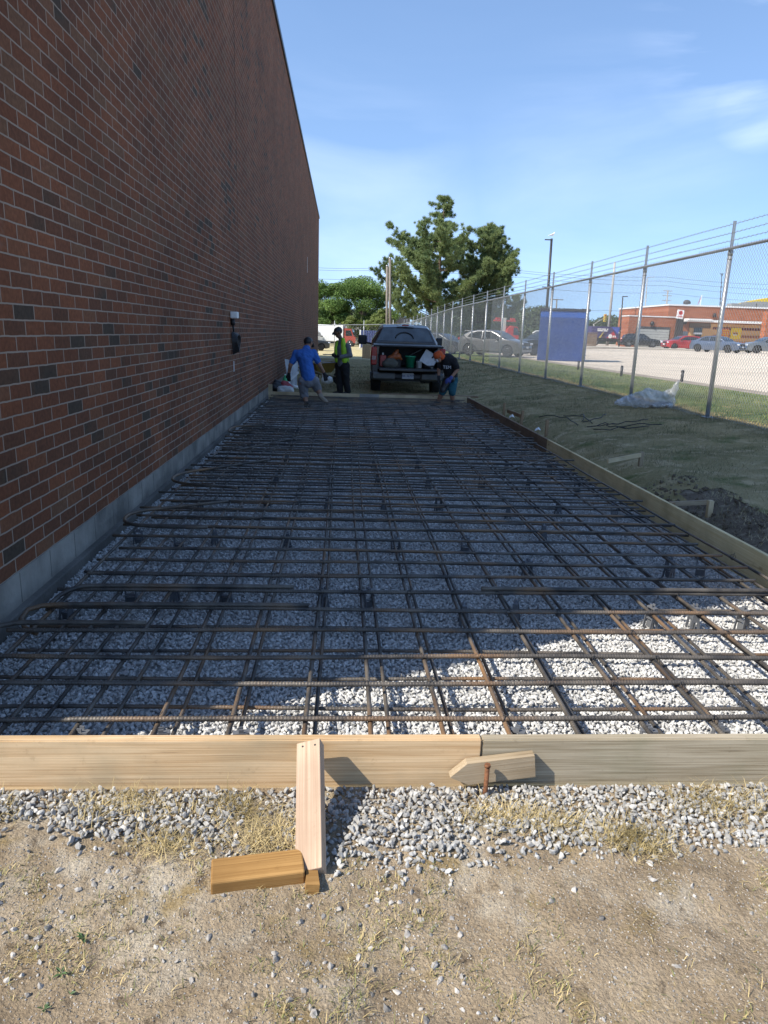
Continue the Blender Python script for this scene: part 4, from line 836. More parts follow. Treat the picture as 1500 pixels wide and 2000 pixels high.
q = P(885, 688, 50); car('parked_car', 'dark car behind the fence, left of the grey crossover and mostly hidden by it', 'car', PA_DK, 4.6, 1.82, sed, .95, (-1.4, 1.4), .33, (q.x-.6, 52, LZ(q.x, 52)), math.atan2(-.62, .78), sedw, (.35, 1.05), (-1.7, -1.0), extras=std_extras(4.6, 1.82, .95, .74))
q = P(1032, 690, 52)
PA_BK = car_paint('black_paint', (0.012, 0.012, 0.014), .2)
def hood_x(root, panel, hw, ztop, screen):
    std_extras(4.6, 1.85, 1.05, .82)(root, panel, hw, ztop, screen)
    m = MB(); m.box((0, 0, 0), (.10, .24, .22), bev=.04); m.build('white_mirror_cap', M_WHITE, root, (.5, -1.04, 1.12))
    bar_ = MB(); bar_.tube([(-.9, -.62, 1.60), (-.3, -.64, 1.66), (.35, -.66, 1.60), (.6, -.68, 1.46)], .05, 8); bar_.build('roof_rail', M_WHITE, root)
suv2 = [(-2.3, .6), (-2.3, 1.0), (-2.2, 1.15), (-1.95, 1.5), (-1.6, 1.62), (-.6, 1.66), (.2, 1.62), (.75, 1.3), (1.05, 1.08), (1.7, 1.02), (2.15, .9), (2.3, .7), (2.3, .5)]
suv2w = [[(-1.9, 1.1), (-1.72, 1.5), (-1.1, 1.56), (-1.1, 1.08)], [(-1.04, 1.08), (-1.04, 1.56), (-.35, 1.57), (-.35, 1.08)], [(-.28, 1.08), (-.28, 1.57), (.2, 1.55), (.7, 1.1)]]
car('parked_car', 'black car with white mirror and roof rail, partly hidden behind the blue box', 'car', PA_BK, 4.6, 1.85, suv2, 1.07, (-1.4, 1.4), .36, (15.6, 49.5, LZ(15.6, 49.5)), math.radians(200), suv2w, (.3, 1.0), (-2.15, -1.75), extras=hood_x)
PA_SB = car_paint('slate_blue_paint', (0.11, 0.14, 0.20), .5)
q = P(1402, 688, 64); car('parked_car', 'slate blue sedan facing the camera in front of the orange panelled restaurant wall', 'car', PA_SB, 4.6, 1.85, sed, .95, (-1.4, 1.4), .33, (q.x-.1, 64, LZ(q.x, q.y)), math.radians(-56), sedw, (.35, 1.05), (-1.7, -1.0), scale=1.0, extras=std_extras(4.6, 1.85, .95, .72))
PA_RED = car_paint('red_paint', (0.42, 0.015, 0.02), .1)
hat = [(-2.0, .6), (-1.98, .95), (-1.8, 1.2), (-1.5, 1.42), (-.6, 1.48), (.1, 1.44), (.6, 1.2), (.95, 1.0), (1.5, .95), (1.9, .82), (2.0, .6), (2.0, .5)]
hatw = [[(-1.5, 1.02), (-1.3, 1.34), (-.5, 1.4), (-.5, 1.0)], [(-.44, 1.0), (-.44, 1.4), (.05, 1.37), (.75, 1.02)]]
q = P(1323, 681, 76); car('parked_car', 'red hatchback by the dark sign pylon, left of the slate blue sedan', 'car', PA_RED, 4.0, 1.72, hat, .98, (-1.25, 1.25), .32, (q.x+.4, 76, LZ(q.x, q.y)), math.radians(185), hatw, (.2, .9), (-1.85, -1.5), extras=std_extras(4.0, 1.72, .98, .75))
q = P(1249, 681, 94); car('parked_car', 'black off-road wagon in front of the grey garage door', 'car', PA_BK, 5.0, 1.95, suv2, 1.07, (-1.45, 1.45), .38, (q.x, 94, LZ(q.x, q.y)), math.radians(-14), suv2w, (.3, 1.0), (-2.15, -1.75), scale=1.04, extras=std_extras(5.0, 1.95, 1.07, .85))
PA_SV = car_paint('silver_paint', (0.17, 0.19, 0.21), .5)
q = P(1488, 688, 66); car('parked_car', 'silver car at the right edge behind the brick pillar', 'car', PA_SV, 4.6, 1.85, sed, .95, (-1.4, 1.4), .33, (q.x+.7, 66, LZ(q.x, q.y)), math.radians(172), sedw, (.35, 1.05), (-1.7, -1.0), scale=1.08, extras=std_extras(4.6, 1.85, .95, .72))
# vehicles beyond the far fence
PA_WH = car_paint('white_paint', (0.75, 0.75, 0.74), 0)
pk = [(-2.7, .7), (-2.7, 1.12), (-1.0, 1.14), (-.98, 1.75), (-.6, 1.84), (.4, 1.84), (.75, 1.7), (1.15, 1.2), (2.1, 1.14), (2.6, 1.05), (2.7, .85), (2.7, .6)]
pkw = [[(-.85, 1.25), (-.85, 1.68), (-.2, 1.72), (-.2, 1.22)], [(-.14, 1.22), (-.14, 1.72), (.4, 1.70), (.85, 1.25)]]
q = P(634, 670, 90); car('pickup_truck', 'white pickup truck beyond the far fence beside the brick corner', 'pickup truck', PA_WH, 5.4, 1.95, pk, 1.18, (-1.7, 1.75), .38, (q.x-1.5, 90, LZ(0, 90)-.1), math.radians(75), pkw, (.7, 1.12), (-.99, -.93), extras=std_extras(5.4, 1.95, 1.2, .9))
q = P(622, 690, 66); car('parked_car', 'dark car almost hidden behind the far corner of the brick building', 'car', PA_DK, 4.6, 1.82, sed, .95, (-1.4, 1.4), .33, (-1.9, 68, LZ(-1, 68)), math.radians(20), sedw, (.35, 1.05), (-1.7, -1.0), extras=std_extras(4.6, 1.82, .95, .74))
# white box truck with a red cab
bt = empty('box_truck', (1.4, 92, -.25), 'white box truck with a dull red cab beyond the far fence', 'truck', rz=math.radians(-8))
m = MB(); m.box((-1.2, 0, 1.62), (3.3, 2.2, 2.0), bev=.05); m.build('cargo_box', M_WHITE, bt)
m = MB(); m.prism([(.5, .5), (2.0, .5), (2.0, 1.2), (1.75, 1.35), (1.45, 2.2), (.5, 2.25)], 1.9, 'y', -.95); m.build('cab', car_paint('dull_red_paint', (.30, .05, .035), 0), bt)
m = MB(); m.box((1.64, 0, 1.78), (.04, 1.6, .62), rot=(0, -.34, 0)); m.build('windshield', M_GLASS, bt)
for s in (-1, 1): MB().prism([(.75, 1.35), (1.6, 1.35), (1.38, 2.0), (.75, 2.0)], .02, 'y', s*.955-.01).build('side_window', M_GLASS, bt)
MB().box((-.3, 0, .5), (4.2, .9, .22)).build('chassis', M_BLACK, bt); MB().box((2.02, 0, .95), (.06, 1.2, .3)).build('grille', M_BLACK, bt); MB().box((2.05, 0, .55), (.14, 1.9, .2), bev=.03).build('bumper', M_CHROME, bt)
for s in (-1, 1): lamp(bt, 2.03, s*.78, .95, (.06, .22, .2), 'headlight', M_HEAD)
for x in (-2.0, 1.3):
    for s in (-1, 1): wheel(bt, x, s*.9, .42, .24, None, s)
# red machine with a crane head in the lot
rt = empty('red_lift_truck', (19.1, 78, LZ(19, 78)), 'red lift machine with a pale mast standing far behind the grey crossover', 'machine', rz=.2)
M_RED = plain('red_machine_paint', (.5, .03, .03), .4)
m = MB(); m.prism([(-.1, .5), (1.4, .5), (1.4, 1.7), (1.2, 2.15), (.5, 2.25), (.05, 1.9)], 1.1, 'y', -.55); m.build('body', M_RED, rt)
MB().box((-.2, 0, 1.55), (.42, .42, 3.0), bev=.05).build('mast', plain('cream_mast', (.6, .58, .5)), rt)
m = MB(); m.box((-.1, 0, 2.75), (2.5, .35, .16), bev=.03); m.box((-.9, 0, 2.95), (.5, .3, .2), bev=.03); m.box((.8, 0, 2.95), (.5, .3, .2), bev=.03); m.build('cross_arm', M_RED, rt)
MB().prism([(.75, 1.3), (1.38, 1.3), (1.38, 1.65), (1.18, 2.05), (.75, 2.1)], 1.12, 'y', -.56).build('cab_window', M_GLASS, rt)
for x in (.2, 1.2):
    for s in (-1, 1): wheel(rt, x, s*.5, .38, .2, None, s)

# ------------------------------------------------------------------ grey pickup seen from behind
TP = mat('pickup_grey_paint', (0.05, 0.047, 0.046), .30, .45, .08, 2, coat=.5)
TD = mat('pickup_dark_trim', (0.022, 0.024, 0.028), .45, 0, .2, 5)
tr = empty('pickup_truck', (3.47, 19.05, .04), 'dark grey pickup truck on the lawn, tailgate down, tools in its bed', 'pickup truck', rz=-.035)
W2 = .97; bl = 1.9
def sidepanel(s):
    m = MB(); rows = []
    secs = [(-.06, .93), (0.02, .965), (.5, .985), (bl, .985), (3.6, .98), (5.2, .96), (5.45, .90), (5.6, .75)]
    for yv, hwv in secs:
        zt = 1.22 if yv < 4.2 else 1.14-.12*max(0, yv-5.2)
        rows.append([(s*(hwv-.02), yv, .50), (s*(hwv), yv, .62), (s*(hwv+.012), yv, .95), (s*(hwv-.01), yv, 1.15), (s*(hwv-.05), yv, zt), (s*(hwv-.16), yv, zt)])
    v = [p for r in rows for p in r]; m.add(v, [(i*6+k, i*6+k+1, (i+1)*6+k+1, (i+1)*6+k) for i in range(len(rows)-1) for k in range(5)], True)
    m.add(rows[0]+[(s*.80, -.06, .50)], [(0, 1, 2, 3, 4, 5, 6)]); m.add([(s*.80, -.05, .5), (s*.80, -.05, 1.22), (s*.80, bl, 1.22), (s*.80, bl, .5)], [(0, 1, 2, 3)])
    return m.build('bed_side' , TP, tr)
for s in (-1, 1): sidepanel(s)
m = MB(); m.box((0, .95, .655), (1.60, 1.9, .05)); m.box((0, bl, .95), (1.62, .05, .6)); m.build('bed_floor', TD, tr)
m = MB(); m.box((0, -.24, .64), (1.52, .48, .06), bev=.015)
for k in range(7): m.box((-.6+.2*k, -.24, .674), (.08, .42, .012))
m.build('tailgate', TP, tr)
m = MB(); m.box((0, .42, 1.245), (1.84, 1.0, .045), bev=.012, rot=(.02, 0, 0)); m.box((0, 1.3, 1.245), (1.82, 1.1, .04), bev=.01); m.build('tonneau_cover', TD, tr)
for s in (-1, 1): m = MB(); m.tube([(s*.79, .05, 1.12), (s*.78, -.42, .68)], .008, 6); m.build('tailgate_cable', TD, tr)
# bumper
m = MB(); m.box((0, -.14, .47), (.72, .22, .13), bev=.03); m.build('bumper_step', TD, tr)
for s in (-1, 1): m = MB(); m.box((s*.64, -.16, .47), (.62, .24, .20), bev=.04); m.box((s*.97, .02, .47), (.06, .3, .19), bev=.02); m.build('bumper', mat('dull_chrome', (.10, .10, .10), .4, .7, .1, 8), tr)
pl = MB().box((0, -.262, .485), (.305, .012, .15), bev=.003).build('licence_plate', plain('plate_white', (.42, .43, .46), .5), tr)
def text(name, body, size, m, parent, loc, rot, ext=.0015, align='CENTER'):
    cu = bpy.data.curves.new(name, 'FONT'); cu.body = body; cu.size = size; cu.extrude = ext; cu.align_x = align; cu.align_y = 'CENTER'
    t_ = bpy.data.objects.new('tmp', cu); col.objects.link(t_); bpy.context.view_layer.update(); me = bpy.data.meshes.new_from_object(t_.evaluated_get(bpy.context.evaluated_depsgraph_get())); bpy.data.objects.remove(t_); bpy.data.curves.remove(cu); me.materials.clear()
    return link(name, me, m, parent, loc, rot)
M_BLUEINK = plain('plate_blue', (.02, .05, .22), .5)
text('lettering', 'BK 36707', .078, M_BLUEINK, pl, (0, -.270, .483), (R(90), 0, 0))
# lamps
for s in (-1, 1):
    m = MB(); m.box((s*.90, -.055, .97), (.15, .10, .46), bev=.03); tl = m.build('tail_light', M_REDLAMP, tr)
    m = MB(); m.box((s*.90, -.105, .92), (.11, .012, .10), bev=.004); m.build('reverse_lens', mat('clear_lens', (.32, .2, .19), .2), tl)
# cab
def ring(y, zz, wb, wt, zb_, rr=.0): return [(-wb, y, zb_), (-wt, y, zz), (wt, y, zz), (wb, y, zb_)]
cab = MB(); rows = []
for yv, zt, wt, zb_, wb in [(bl+.02, 1.30, .88, 1.16, .96), (bl+.25, 1.73, .67, 1.16, .965), (bl+.55, 1.80, .66, 1.16, .97), (bl+1.2, 1.82, .67, 1.16, .97), (bl+1.7, 1.78, .66, 1.16, .97), (bl+2.45, 1.22, .80, 1.14, .96)]:
    rows.append([(-wb, yv, zb_), (-wb+.01, yv, zb_+(zt-zb_)*.3), (-wt-.05, yv, zt-.07), (-wt+.03, yv, zt-.01), (0, yv, zt+.02), (wt-.03, yv, zt-.01), (wt+.05, yv, zt-.07), (wb-.01, yv, zb_+(zt-zb_)*.3), (wb, yv, zb_)])
v = [p for r in rows for p in r]; cab.add(v, [(i*9+k, i*9+k+1, (i+1)*9+k+1, (i+1)*9+k) for i in range(5) for k in range(8)], False); cab.add(rows[0], [tuple(range(9))]); cab.build('cab', TP, tr)
hd = MB(); hd.prism([(bl+2.3, .6), (bl+2.3, 1.2), (5.2, 1.14), (5.55, .95), (5.55, .6)], 1.84, 'x', -.92); hd.build('hood', TP, tr)
# rear window: follows the slanted back of the cab
yb0, zb0, yb1, zb1 = bl+.055, 1.335, bl+.225, 1.695; off = Vector((0, -.021, .008))
m = MB(); vs = [Vector((-.80, yb0, zb0))+off, Vector((.80, yb0, zb0))+off, Vector((.63, yb1, zb1))+off, Vector((-.63, yb1, zb1))+off]; m.add(vs+[x-Vector((0, -.012, .004)) for x in vs], [(0, 1, 2, 3), (7, 6, 5, 4), (0, 4, 5, 1), (1, 5, 6, 2), (2, 6, 7, 3), (3, 7, 4, 0)])
M_RG = mat('tinted_rear_glass', (.05, .06, .065), .08, 0, .5, 3, spec=.9); m.build('rear_window', M_RG, tr)
m = MB(); pts = [(.26*math.cos(a)-.02, yb0+.02-.03+.10*(math.sin(a)), 1.42+.17*math.sin(a)) for a in np.linspace(.1, math.pi-.1, 12)]; m.tube([Vector(p)+Vector((0, -.01, 0)) for p in pts], .018, 6); m.build('window_guard', TD, tr)
for s in (-1, 1):
    m = MB(); m.prism([(bl+.42, 1.28), (bl+1.15, 1.26), (bl+1.15, 1.68), (bl+.55, 1.68)], .014, 'x', s*.90-.007)
    for i, q in enumerate(m.v): m.v[i] = (q[0]-s*max(0, (q[2]-1.26))*.42+s*.035, q[1], q[2])
    m.build('side_window', M_GLASS, tr)
m = MB(); m.box((0, bl+.19, 1.785), (.50, .09, .05), bev=.015); hl = m.build('roof_lamp', mat('clear_lamp_lens', (.6, .62, .66), .15, .2), tr)
MB().box((0, bl+.148, 1.787), (.2, .012, .038)).build('brake_lens', M_REDLAMP, hl)
for s, x in ((-1, -1.24), (1, 1.13)):
    m = MB(); m.box((x, bl+1.55, 1.34), (.27 if s < 0 else .2, .12, .28 if s < 0 else .24), bev=.04); m.tube([(s*.95, bl+1.6, 1.22), (x, bl+1.56, 1.28)], .03, 6); m.build('mirror', M_BLACK, tr)
for y_, in ((.98,), (4.55,)):
    for s in (-1, 1): wheel(tr, 0, 0, .39, .27, None, s); w_ = [o for o in col.objects if o.parent == tr and o.name.startswith('wheel')][-1]; w_.location = (s*.83, y_, .39-.04); w_.rotation_euler = (0, 0, R(-90)); w_.rotation_euler = (0, 0, R(90))
    MB().tube([(-.8, y_, .36), (.8, y_, .36)], .06, 8).build('axle', M_BLACK, tr)
MB().box((0, 2.6, .42), (1.5, 5.2, .18)).build('underbody', M_BLACK, tr)
m = MB(); m.tube([(.55, .1, .36), (.55, .9, .36)], .04, 10); m.tube([(-.93, .75, .30), (-.93, 1.0, .42)], .05, 8); m.build('exhaust', M_CHROME, tr)
# load in the bed: things of their own
def onbed(x, y, z=.69): M4 = Matrix.Translation((3.47, 19.05, .04)) @ Matrix.Rotation(-.035, 4, 'Z'); return M4 @ Vector((x, y, z))
def bucket(name, loc, r, h, m, label, lip=.012):
    root = empty(name, loc, label, 'bucket'); b = MB(); b.lathe([(.001, .01), (r*.83, .0), (r, h), (r+lip, h), (r+lip, h-.03), (r+.002, h-.035)], 20); b.lathe([(r*.98, h-.002), (.001, h-.05)], 20); b.build('shell', m, root)
    hb = MB(); hb.tube([(r*1.03*math.cos(a), -.01, h*.95-abs(math.sin(a))*r*.8) for a in np.linspace(0, math.pi, 11)], .004, 5); hb.build('handle', M_STEEL, root); return root
bucket('bucket', onbed(.07, .15), .135, .30, plain('green_plastic', (.03, .30, .15), .4), 'green plastic bucket standing in the pickup bed')
bucket('pail', onbed(-.28, .22), .13, .24, plain('grey_pail', (.14, .13, .13), .6), 'grey pail in the pickup bed beside the orange tool')
cn = empty('fuel_can', onbed(-.66, .18), 'faded red fuel can at the left side of the pickup bed', 'fuel can'); MB().box((0, 0, .15), (.17, .22, .30), bev=.03).build('body', plain('faded_red', (.36, .07, .055), .5), cn); MB().tube([(0, .05, .29), (0, .05, .36)], .025, 8).build('cap', M_WHITE, cn)
sdf_blob('orange_saw', [((-.1, 0, .0), .07, (.12, 0, .05), .09), ((.02, 0, .1), .06, (.1, .0, .2), .04), ((.1, 0, .05), .05, (.22, 0, -.03), .03)], .02, plain('orange_plastic', (.34, .085, .02), .5), None, 2, onbed(-.38, .12, .92)); tag(bpy.data.objects['orange_saw'], 'orange power saw resting on the tools in the pickup bed', 'power saw')
sdf_blob('canvas_tool_bag', [((-.12, 0, .08), .1, (.1, 0, .08), .11), ((-.05, 0, .15), .09, (.08, 0, .16), .07)], .02, plain('khaki_canvas', (.10, .095, .075), .9), None, 2, onbed(-.46, .05), noise=.01); tag(bpy.data.objects['canvas_tool_bag'], 'khaki canvas tool bag beside the fuel can in the bed', 'tool bag')
o = MB().box((0, 0, 0), (.40, .02, .36), bev=.006).build('square_board', plain('white_board', (.52, .52, .52), .6), None, onbed(.56, .02, .93), (-.25, .52, -.05)); tag(o, 'white square panel leaning in the right half of the pickup bed', 'panel')
o = MB().tube([(-.25, 0, 0), (.3, .1, .28)], .015, 8).build('steel_tube', M_STEEL, None, onbed(.3, .5, .98)); tag(o, 'grey pipe sloping across the pickup bed above the green bucket', 'pipe')
jg = empty('paint_can', onbed(.30, .05), 'small white paint can right of the green bucket', 'can'); MB().lathe([(.001, 0), (.075, 0), (.075, .15), (.08, .15), (.08, .165), (.001, .165)], 16).build('tin', M_WHITE, jg); MB().tube([(.08*math.cos(a), 0, .15+.05*math.sin(a)) for a in np.linspace(0, 3.14, 9)], .003, 5).build('handle', M_STEEL, jg)
sdf_blob('rubber_hose', [((.0, 0, .04), .035, (.12, .1, .06), .035), ((.12, .1, .06), .035, (.24, .0, .05), .03), ((.24, 0, .05), .03, (.1, -.1, .04), .03), ((.1, -.1, .04), .03, (0, 0, .04), .03)], .014, M_BLACK, None, 2, onbed(.45, .0)); tag(bpy.data.objects['rubber_hose'], 'black hose heaped under the white panel in the bed', 'hose')
# ------------------------------------------------------------------ blue enclosure behind the fence
M_BLUE = mat('blue_tarpaulin', (0.008, 0.040, 0.185), .6, 0, .12, 1.6, .5, 5); M_BLUE2 = mat('lit_blue_tarpaulin', (0.012, 0.085, 0.38), .6, 0, .1, 2, .4, 6)  # brighter blue puts the light on the upper band into the colour
bx0, bx1 = Vector((12.25, 38.8)), Vector((15.15, 39.9)); ba = math.radians(-15); bw_ = 2.52
bb = empty('blue_enclosure', (bx0.x, bx0.y, LZ(12.5, 39)), 'tall blue box-like enclosure with a dark ragged top behind the fence', 'enclosure', rz=ba)
MB().box((bw_/2, 1.1, 1.12), (bw_, 2.2, 2.24), bev=.03).build('lower_wall', M_BLUE, bb); MB().box((bw_/2, 1.1, 2.425), (bw_-.02, 2.18, .37), bev=.03).build('upper_band', M_BLUE2, bb)
m = MB()
for k in range(22): m.box(((k+.5)*(bw_+.1)/22-.05, 1.1, 2.66), (bw_/22*.93, 2.3, .13+.05*random.random()), bev=.03)
m.build('ragged_top', plain('dark_blue_edge', (.02, .024, .05), .8), bb)

# ------------------------------------------------------------------ restaurant
BR2 = brick_mat('orange_red_brick', [(0, (.27, .085, .04)), (.5, (.35, .115, .055)), (1, (.40, .145, .075))], (.30, .17, .11), .4, .12, .014, 'XZ', 0.0)
M_TAN = plain('tan_panel', (.58, .33, .14), .6); M_MAROON = plain('maroon_band', (.13, .03, .025), .6); M_ORB = plain('brick_red_band', (.30, .12, .06), .7)
rst = empty('restaurant', (0, 0, 0), 'low orange brick restaurant with white canopy and tan panels across the parking lot', 'building')
YM = 99.0; gx = lambda u, v=650, Y=YM: P(u, v, Y).x; pz = lambda v, u=1400, Y=YM: P(u, v, Y).z
def slab(u0, u1, v0, v1, name, mt, Y=YM, dep=.1, um=None, par=None):
    um = um or (u0+u1)/2; x0, x1 = gx(u0, v1, Y), gx(u1, v1, Y); za, zb_ = pz(v1, um, Y), pz(v0, um, Y)
    return MB().box(((x0+x1)/2, Y+dep/2, (za+zb_)/2), (x1-x0, dep, zb_-za)).build(name, mt, par or rst)
GR = LZ(50, 97)
x0, x1 = gx(1300), gx(1560); zt = pz(600, 1400)
MB().box(((x0+x1)/2, YM+9, (GR-.1+zt)/2), (x1-x0, 18, zt-GR+.1)).build('main_wall', BR2, rst)
MB().box(((x0+x1)/2, YM+9, zt+.1), (x1-x0+.2, 18.2, .2)).build('roof_edge', M_WHITE, rst)
YG = 96.5; g0, g1 = gx(1226, 650, YG), gx(1321, 650, YG); zg = pz(619, 1270, YG)
MB().box(((g0+g1)/2, YG+1.24, (GR-.1+zg)/2), (g1-g0, 2.48, zg-GR+.1)).build('garage_wall', BR2, rst)
MB().box(((g0+g1)/2, YG+1.24, zg+.07), (g1-g0+.15, 2.6, .14)).build('roof_edge', M_WHITE, rst)
slab(1238, 1305, 638, 678, 'door_recess_shade', plain('recess_shade', (.05, .05, .055)), YG-.03, .03)  # flat dark panel, its colour standing in for shade around a set-back door
x_ = MB(); a_, b_ = gx(1241, 678, YG), gx(1303, 678, YG); za, zb_ = GR, pz(643, 1270, YG)
for k in range(7): x_.box(((a_+b_)/2, YG-.06, za+(k+.5)*(zb_-za)/7), (b_-a_, .05, (zb_-za)/7-.03), bev=.01)
x_.build('garage_door', plain('grey_door', (.40, .40, .37), .5), rst)
# panelled front
slab(1341, 1490, 633, 687, 'tan_wall_panel', M_TAN, YM-.12, .12)
for (v0, v1, mt) in ((640, 645, M_MAROON), (655, 660, M_ORB), (667, 672, M_ORB)): slab(1392, 1490, v0, v1, 'wall_band', mt, YM-.15, .03)
for u in (1420, 1452, 1486): slab(u, u+.6, 634, 640, 'panel_joint', M_MAROON, YM-.15, .03)
slab(1339, 1496, 626, 630.5, 'canopy', M_WHITE, YM-1.3, 1.15); slab(1345, 1391, 622.5, 626, 'canopy', M_WHITE, YM-1.6, 1.4)
slab(1346, 1388, 630.6, 641, 'canopy_shade_strip', plain('shaded_brown', (.12, .085, .06)), YM-.2, .05)  # upright dark strip painted as the shade under the canopy
slab(1355, 1371, 640, 650, 'service_window', M_GLASS, YM-.25, .05); slab(1355, 1371, 649.5, 653, 'window_sill', M_WHITE, YM-.4, .2); slab(1357, 1369, 653, 660, 'window_base', M_BLACK, YM-.25, .05)
slab(1328, 1340, 647, 676, 'doorway', plain('grey_glass', (.10, .12, .15), .2), YM-.05, .05)
slab(1487, 1512, 609, 690, 'brick_pillar', BR2, 94.0, 1.0)
for u, v, Y in ((1274, 632, YG-.15), (1396, 616, YM-.2), (1338, 630, YM-.2)):
    q = P(u, v, Y); m = MB(); m.lathe([(.001, -.25), (.28, -.22), (.22, .2), (.1, .3), (.001, .3)], 10); m.build('wall_lamp', M_BLACK, rst, tuple(q))
q = P(1341, 594, YM+5); m = MB(); m.lathe([(.2, -.5), (.2, .0), (.55, .02), (.5, .35), (.25, .55), (.001, .6)], 14); m.build('roof_vent', plain('dark_vent', (.06, .06, .065)), rst, tuple(q))
# yellow arched roof and rooftop units
m = MB(); pts = []; 
for k in range(15):
    a = k/14; u = 1452+a*90; v = 592-13*math.sin(a*math.pi*.5); q = P(u, v, YM+10); pts.append((q.x, q.z))
m.prism(pts+[(x, z-.9-.2*i/15) for i, (x, z) in enumerate(pts)][::-1], 2.0, 'y', YM+10); m.build('yellow_arch_roof', plain('yellow_roof', (.65, .46, .02), .5), rst)
for (u0, u1, v0) in ((1429, 1452, 592.5), (1456, 1476, 590), (1478, 1500, 589)): slab(u0, u1, v0, 600, 'rooftop_unit', plain('grey_unit', (.22, .22, .215)), YM+6, 1.5)
# signs
sg = empty('sign_pylon', (0, 0, 0), 'dark leaning sign pylon with a white and red sign on top, beside the garage', 'sign')
m = MB(); a, b = P(1325, 668, 95.5), P(1331, 622, 95.5); m.prism([(a.x-.55, a.z-.6), (a.x+.5, a.z-.6), (b.x+.35, b.z), (b.x-.45, b.z)], .5, 'y', 95.5); m.build('pylon', plain('dark_brown_pylon', (.035, .028, .026)), sg)
c_ = P(1328.5, 614, 95.4); pnl = MB().box((0, 0, 0), (.92, .12, 1.16), bev=.02).build('sign_panel', M_WHITE, sg, tuple(c_), (0, .10, 0)); M_REDP = plain('red_print', (.55, .03, .03), .6)
m = MB(); m.lathe([(.19, -.072), (.27, -.072), (.27, -.062), (.19, -.062), (.19, -.072)], 20, (0, 0, .2), 'y'); m.lathe([(.03, -.072), (.10, -.072), (.10, -.062), (.03, -.062)], 12, (0, 0, .2), 'y'); m.build('red_ring', M_REDP, pnl)
m = MB(); 
for k, x in enumerate((-.24, -.08, .08, .24)): m.box((x, -.066, -.27), (.10, .012, .18)); 
m.build('red_marks', M_REDP, pnl)
def poster(u0, u1, v0, v1, label, mt): 
    Y = YM-.24; a, b = P(u0, v1, Y), P(u1, v0, Y); o = MB().box((0, 0, 0), (b.x-a.x, .04, b.z-a.z), bev=.008).build('wall_poster', mt, None, ((a.x+b.x)/2, Y, (a.z+b.z)/2)); tag(o, label, 'poster'); return o, b.x-a.x, b.z-a.z
M_YEL = plain('yellow_print', (.72, .50, .03), .6)
o, pw, ph = poster(1408, 1425, 642, 662, 'red orange poster with yellow printing on the restaurant wall', plain('red_orange_print', (.60, .13, .03), .6))
m = MB()
for r_ in range(4):
    for k in range(3): m.box((-pw*.3+k*pw*.3, -.024, ph*.32-r_*ph*.2), (pw*.22, .006, ph*.09))
m.build('yellow_print', M_YEL, o)
o, pw, ph = poster(1425.6, 1449, 641, 662, 'yellow poster with a picture of a burger on the restaurant wall', M_YEL)
m = MB(); m.ball((0, 0, .10), (.42, .02, .16), 12); m.build('bun_picture', plain('bun_print', (.50, .25, .08)), o, (-.1, -.016, .0)); m = MB(); m.ball((0, 0, -.05), (.44, .02, .07), 10); m.build('patty_picture', plain('patty_print', (.10, .04, .02)), o, (-.1, -.018, .0)); m = MB(); m.ball((0, 0, -.17), (.40, .02, .10), 10); m.build('bun_picture', plain('white_print', (.7, .62, .5)), o, (-.1, -.014, .0))
m = MB(); m.tube([tuple(P(1366.5, 599, YM+4)), tuple(P(1371, 576, YM+4))], .05, 6); fl = empty('roof_flag', (0, 0, 0), 'red and white flag on the restaurant roof', 'flag'); m.build('pole', M_WHITE, fl)
a = P(1371, 577, YM+4); v = [(a.x-.02, a.y, a.z), (a.x-.16, a.y+.1, a.z-.9), (a.x-.55, a.y+.05, a.z-1.5), (a.x-.3, a.y, a.z-.75)]; v2 = [(x, y+.02, z) for x, y, z in v]
MB().add(v+v2, [(0, 1, 2, 3), (7, 6, 5, 4), (0, 4, 5, 1), (1, 5, 6, 2), (2, 6, 7, 3), (3, 7, 4, 0)]).build('flag_cloth', M_REDP, fl)
# kerbed island
m = MB(); q = P(1345, 691, 68); m.box((0, 0, .07), (24, 1.6, .15), bev=.05); o = m.build('kerb_island', plain('pale_kerb', (.50, .45, .37), .9), None, (q.x-2, 72, LZ(q.x, 72)), (0, 0, .12)); tag(o, kind='structure')

# ------------------------------------------------------------------ painted trailer and bin
tz = LZ(36, 100); ta, tb = P(1153, 668, 104), P(1228, 668, 104); th = P(1190, 638, 104).z
trl = empty('painted_trailer', ((ta.x+tb.x)/2, 104, tz), 'trailer painted purple and white with a red triangle beside the garage', 'trailer'); tw = tb.x-ta.x; hh = th-tz
M_PUR = plain('purple_paint', (.055, .045, .14), .5)
MB().box((0, 1.2, (hh+1.0)/2), (tw, 2.4, hh-1.0), bev=.03).build('body', M_PUR, trl); MB().box((-.6, 1.2, .78), (tw*.8, 1.8, .38)).build('chassis', M_BLACK, trl)
def decal(poly, name, mt, off): m = MB(); m.prism([(p[0]*tw/2, 1.0+p[1]*(hh-1.0)) for p in poly], .012, 'y', -off-.012); return m.build(name, mt, trl)
decal([(.62, .04), (.97, .04), (.97, .97), (.62, .97), (.40, .55)], 'white_area', M_WHITE, .002)
decal([(.02, .97), (.60, .97), (.36, .42)], 'blue_triangle', plain('royal_blue', (.06, .10, .42)), .016)
decal([(-.20, .03), (.36, .03), (.14, .62)], 'red_triangle', plain('red_panel', (.45, .03, .04)), .016)
decal([(.62, .70), (.85, .70), (.74, .97)], 'blue_triangle', plain('pale_royal_blue', (.08, .16, .5)), .018)
decal([(-.60, .03), (-.38, .55), (-.34, .55), (-.5, .03)], 'yellow_stripe', plain('mustard_stripe', (.45, .36, .08)), .004)
decal([(-.30, .40), (-.12, .60), (-.22, .36), (-.62, .05), (-.28, .04)], 'dark_area', plain('maroon_dark', (.06, .03, .05)), .003)
m = MB()
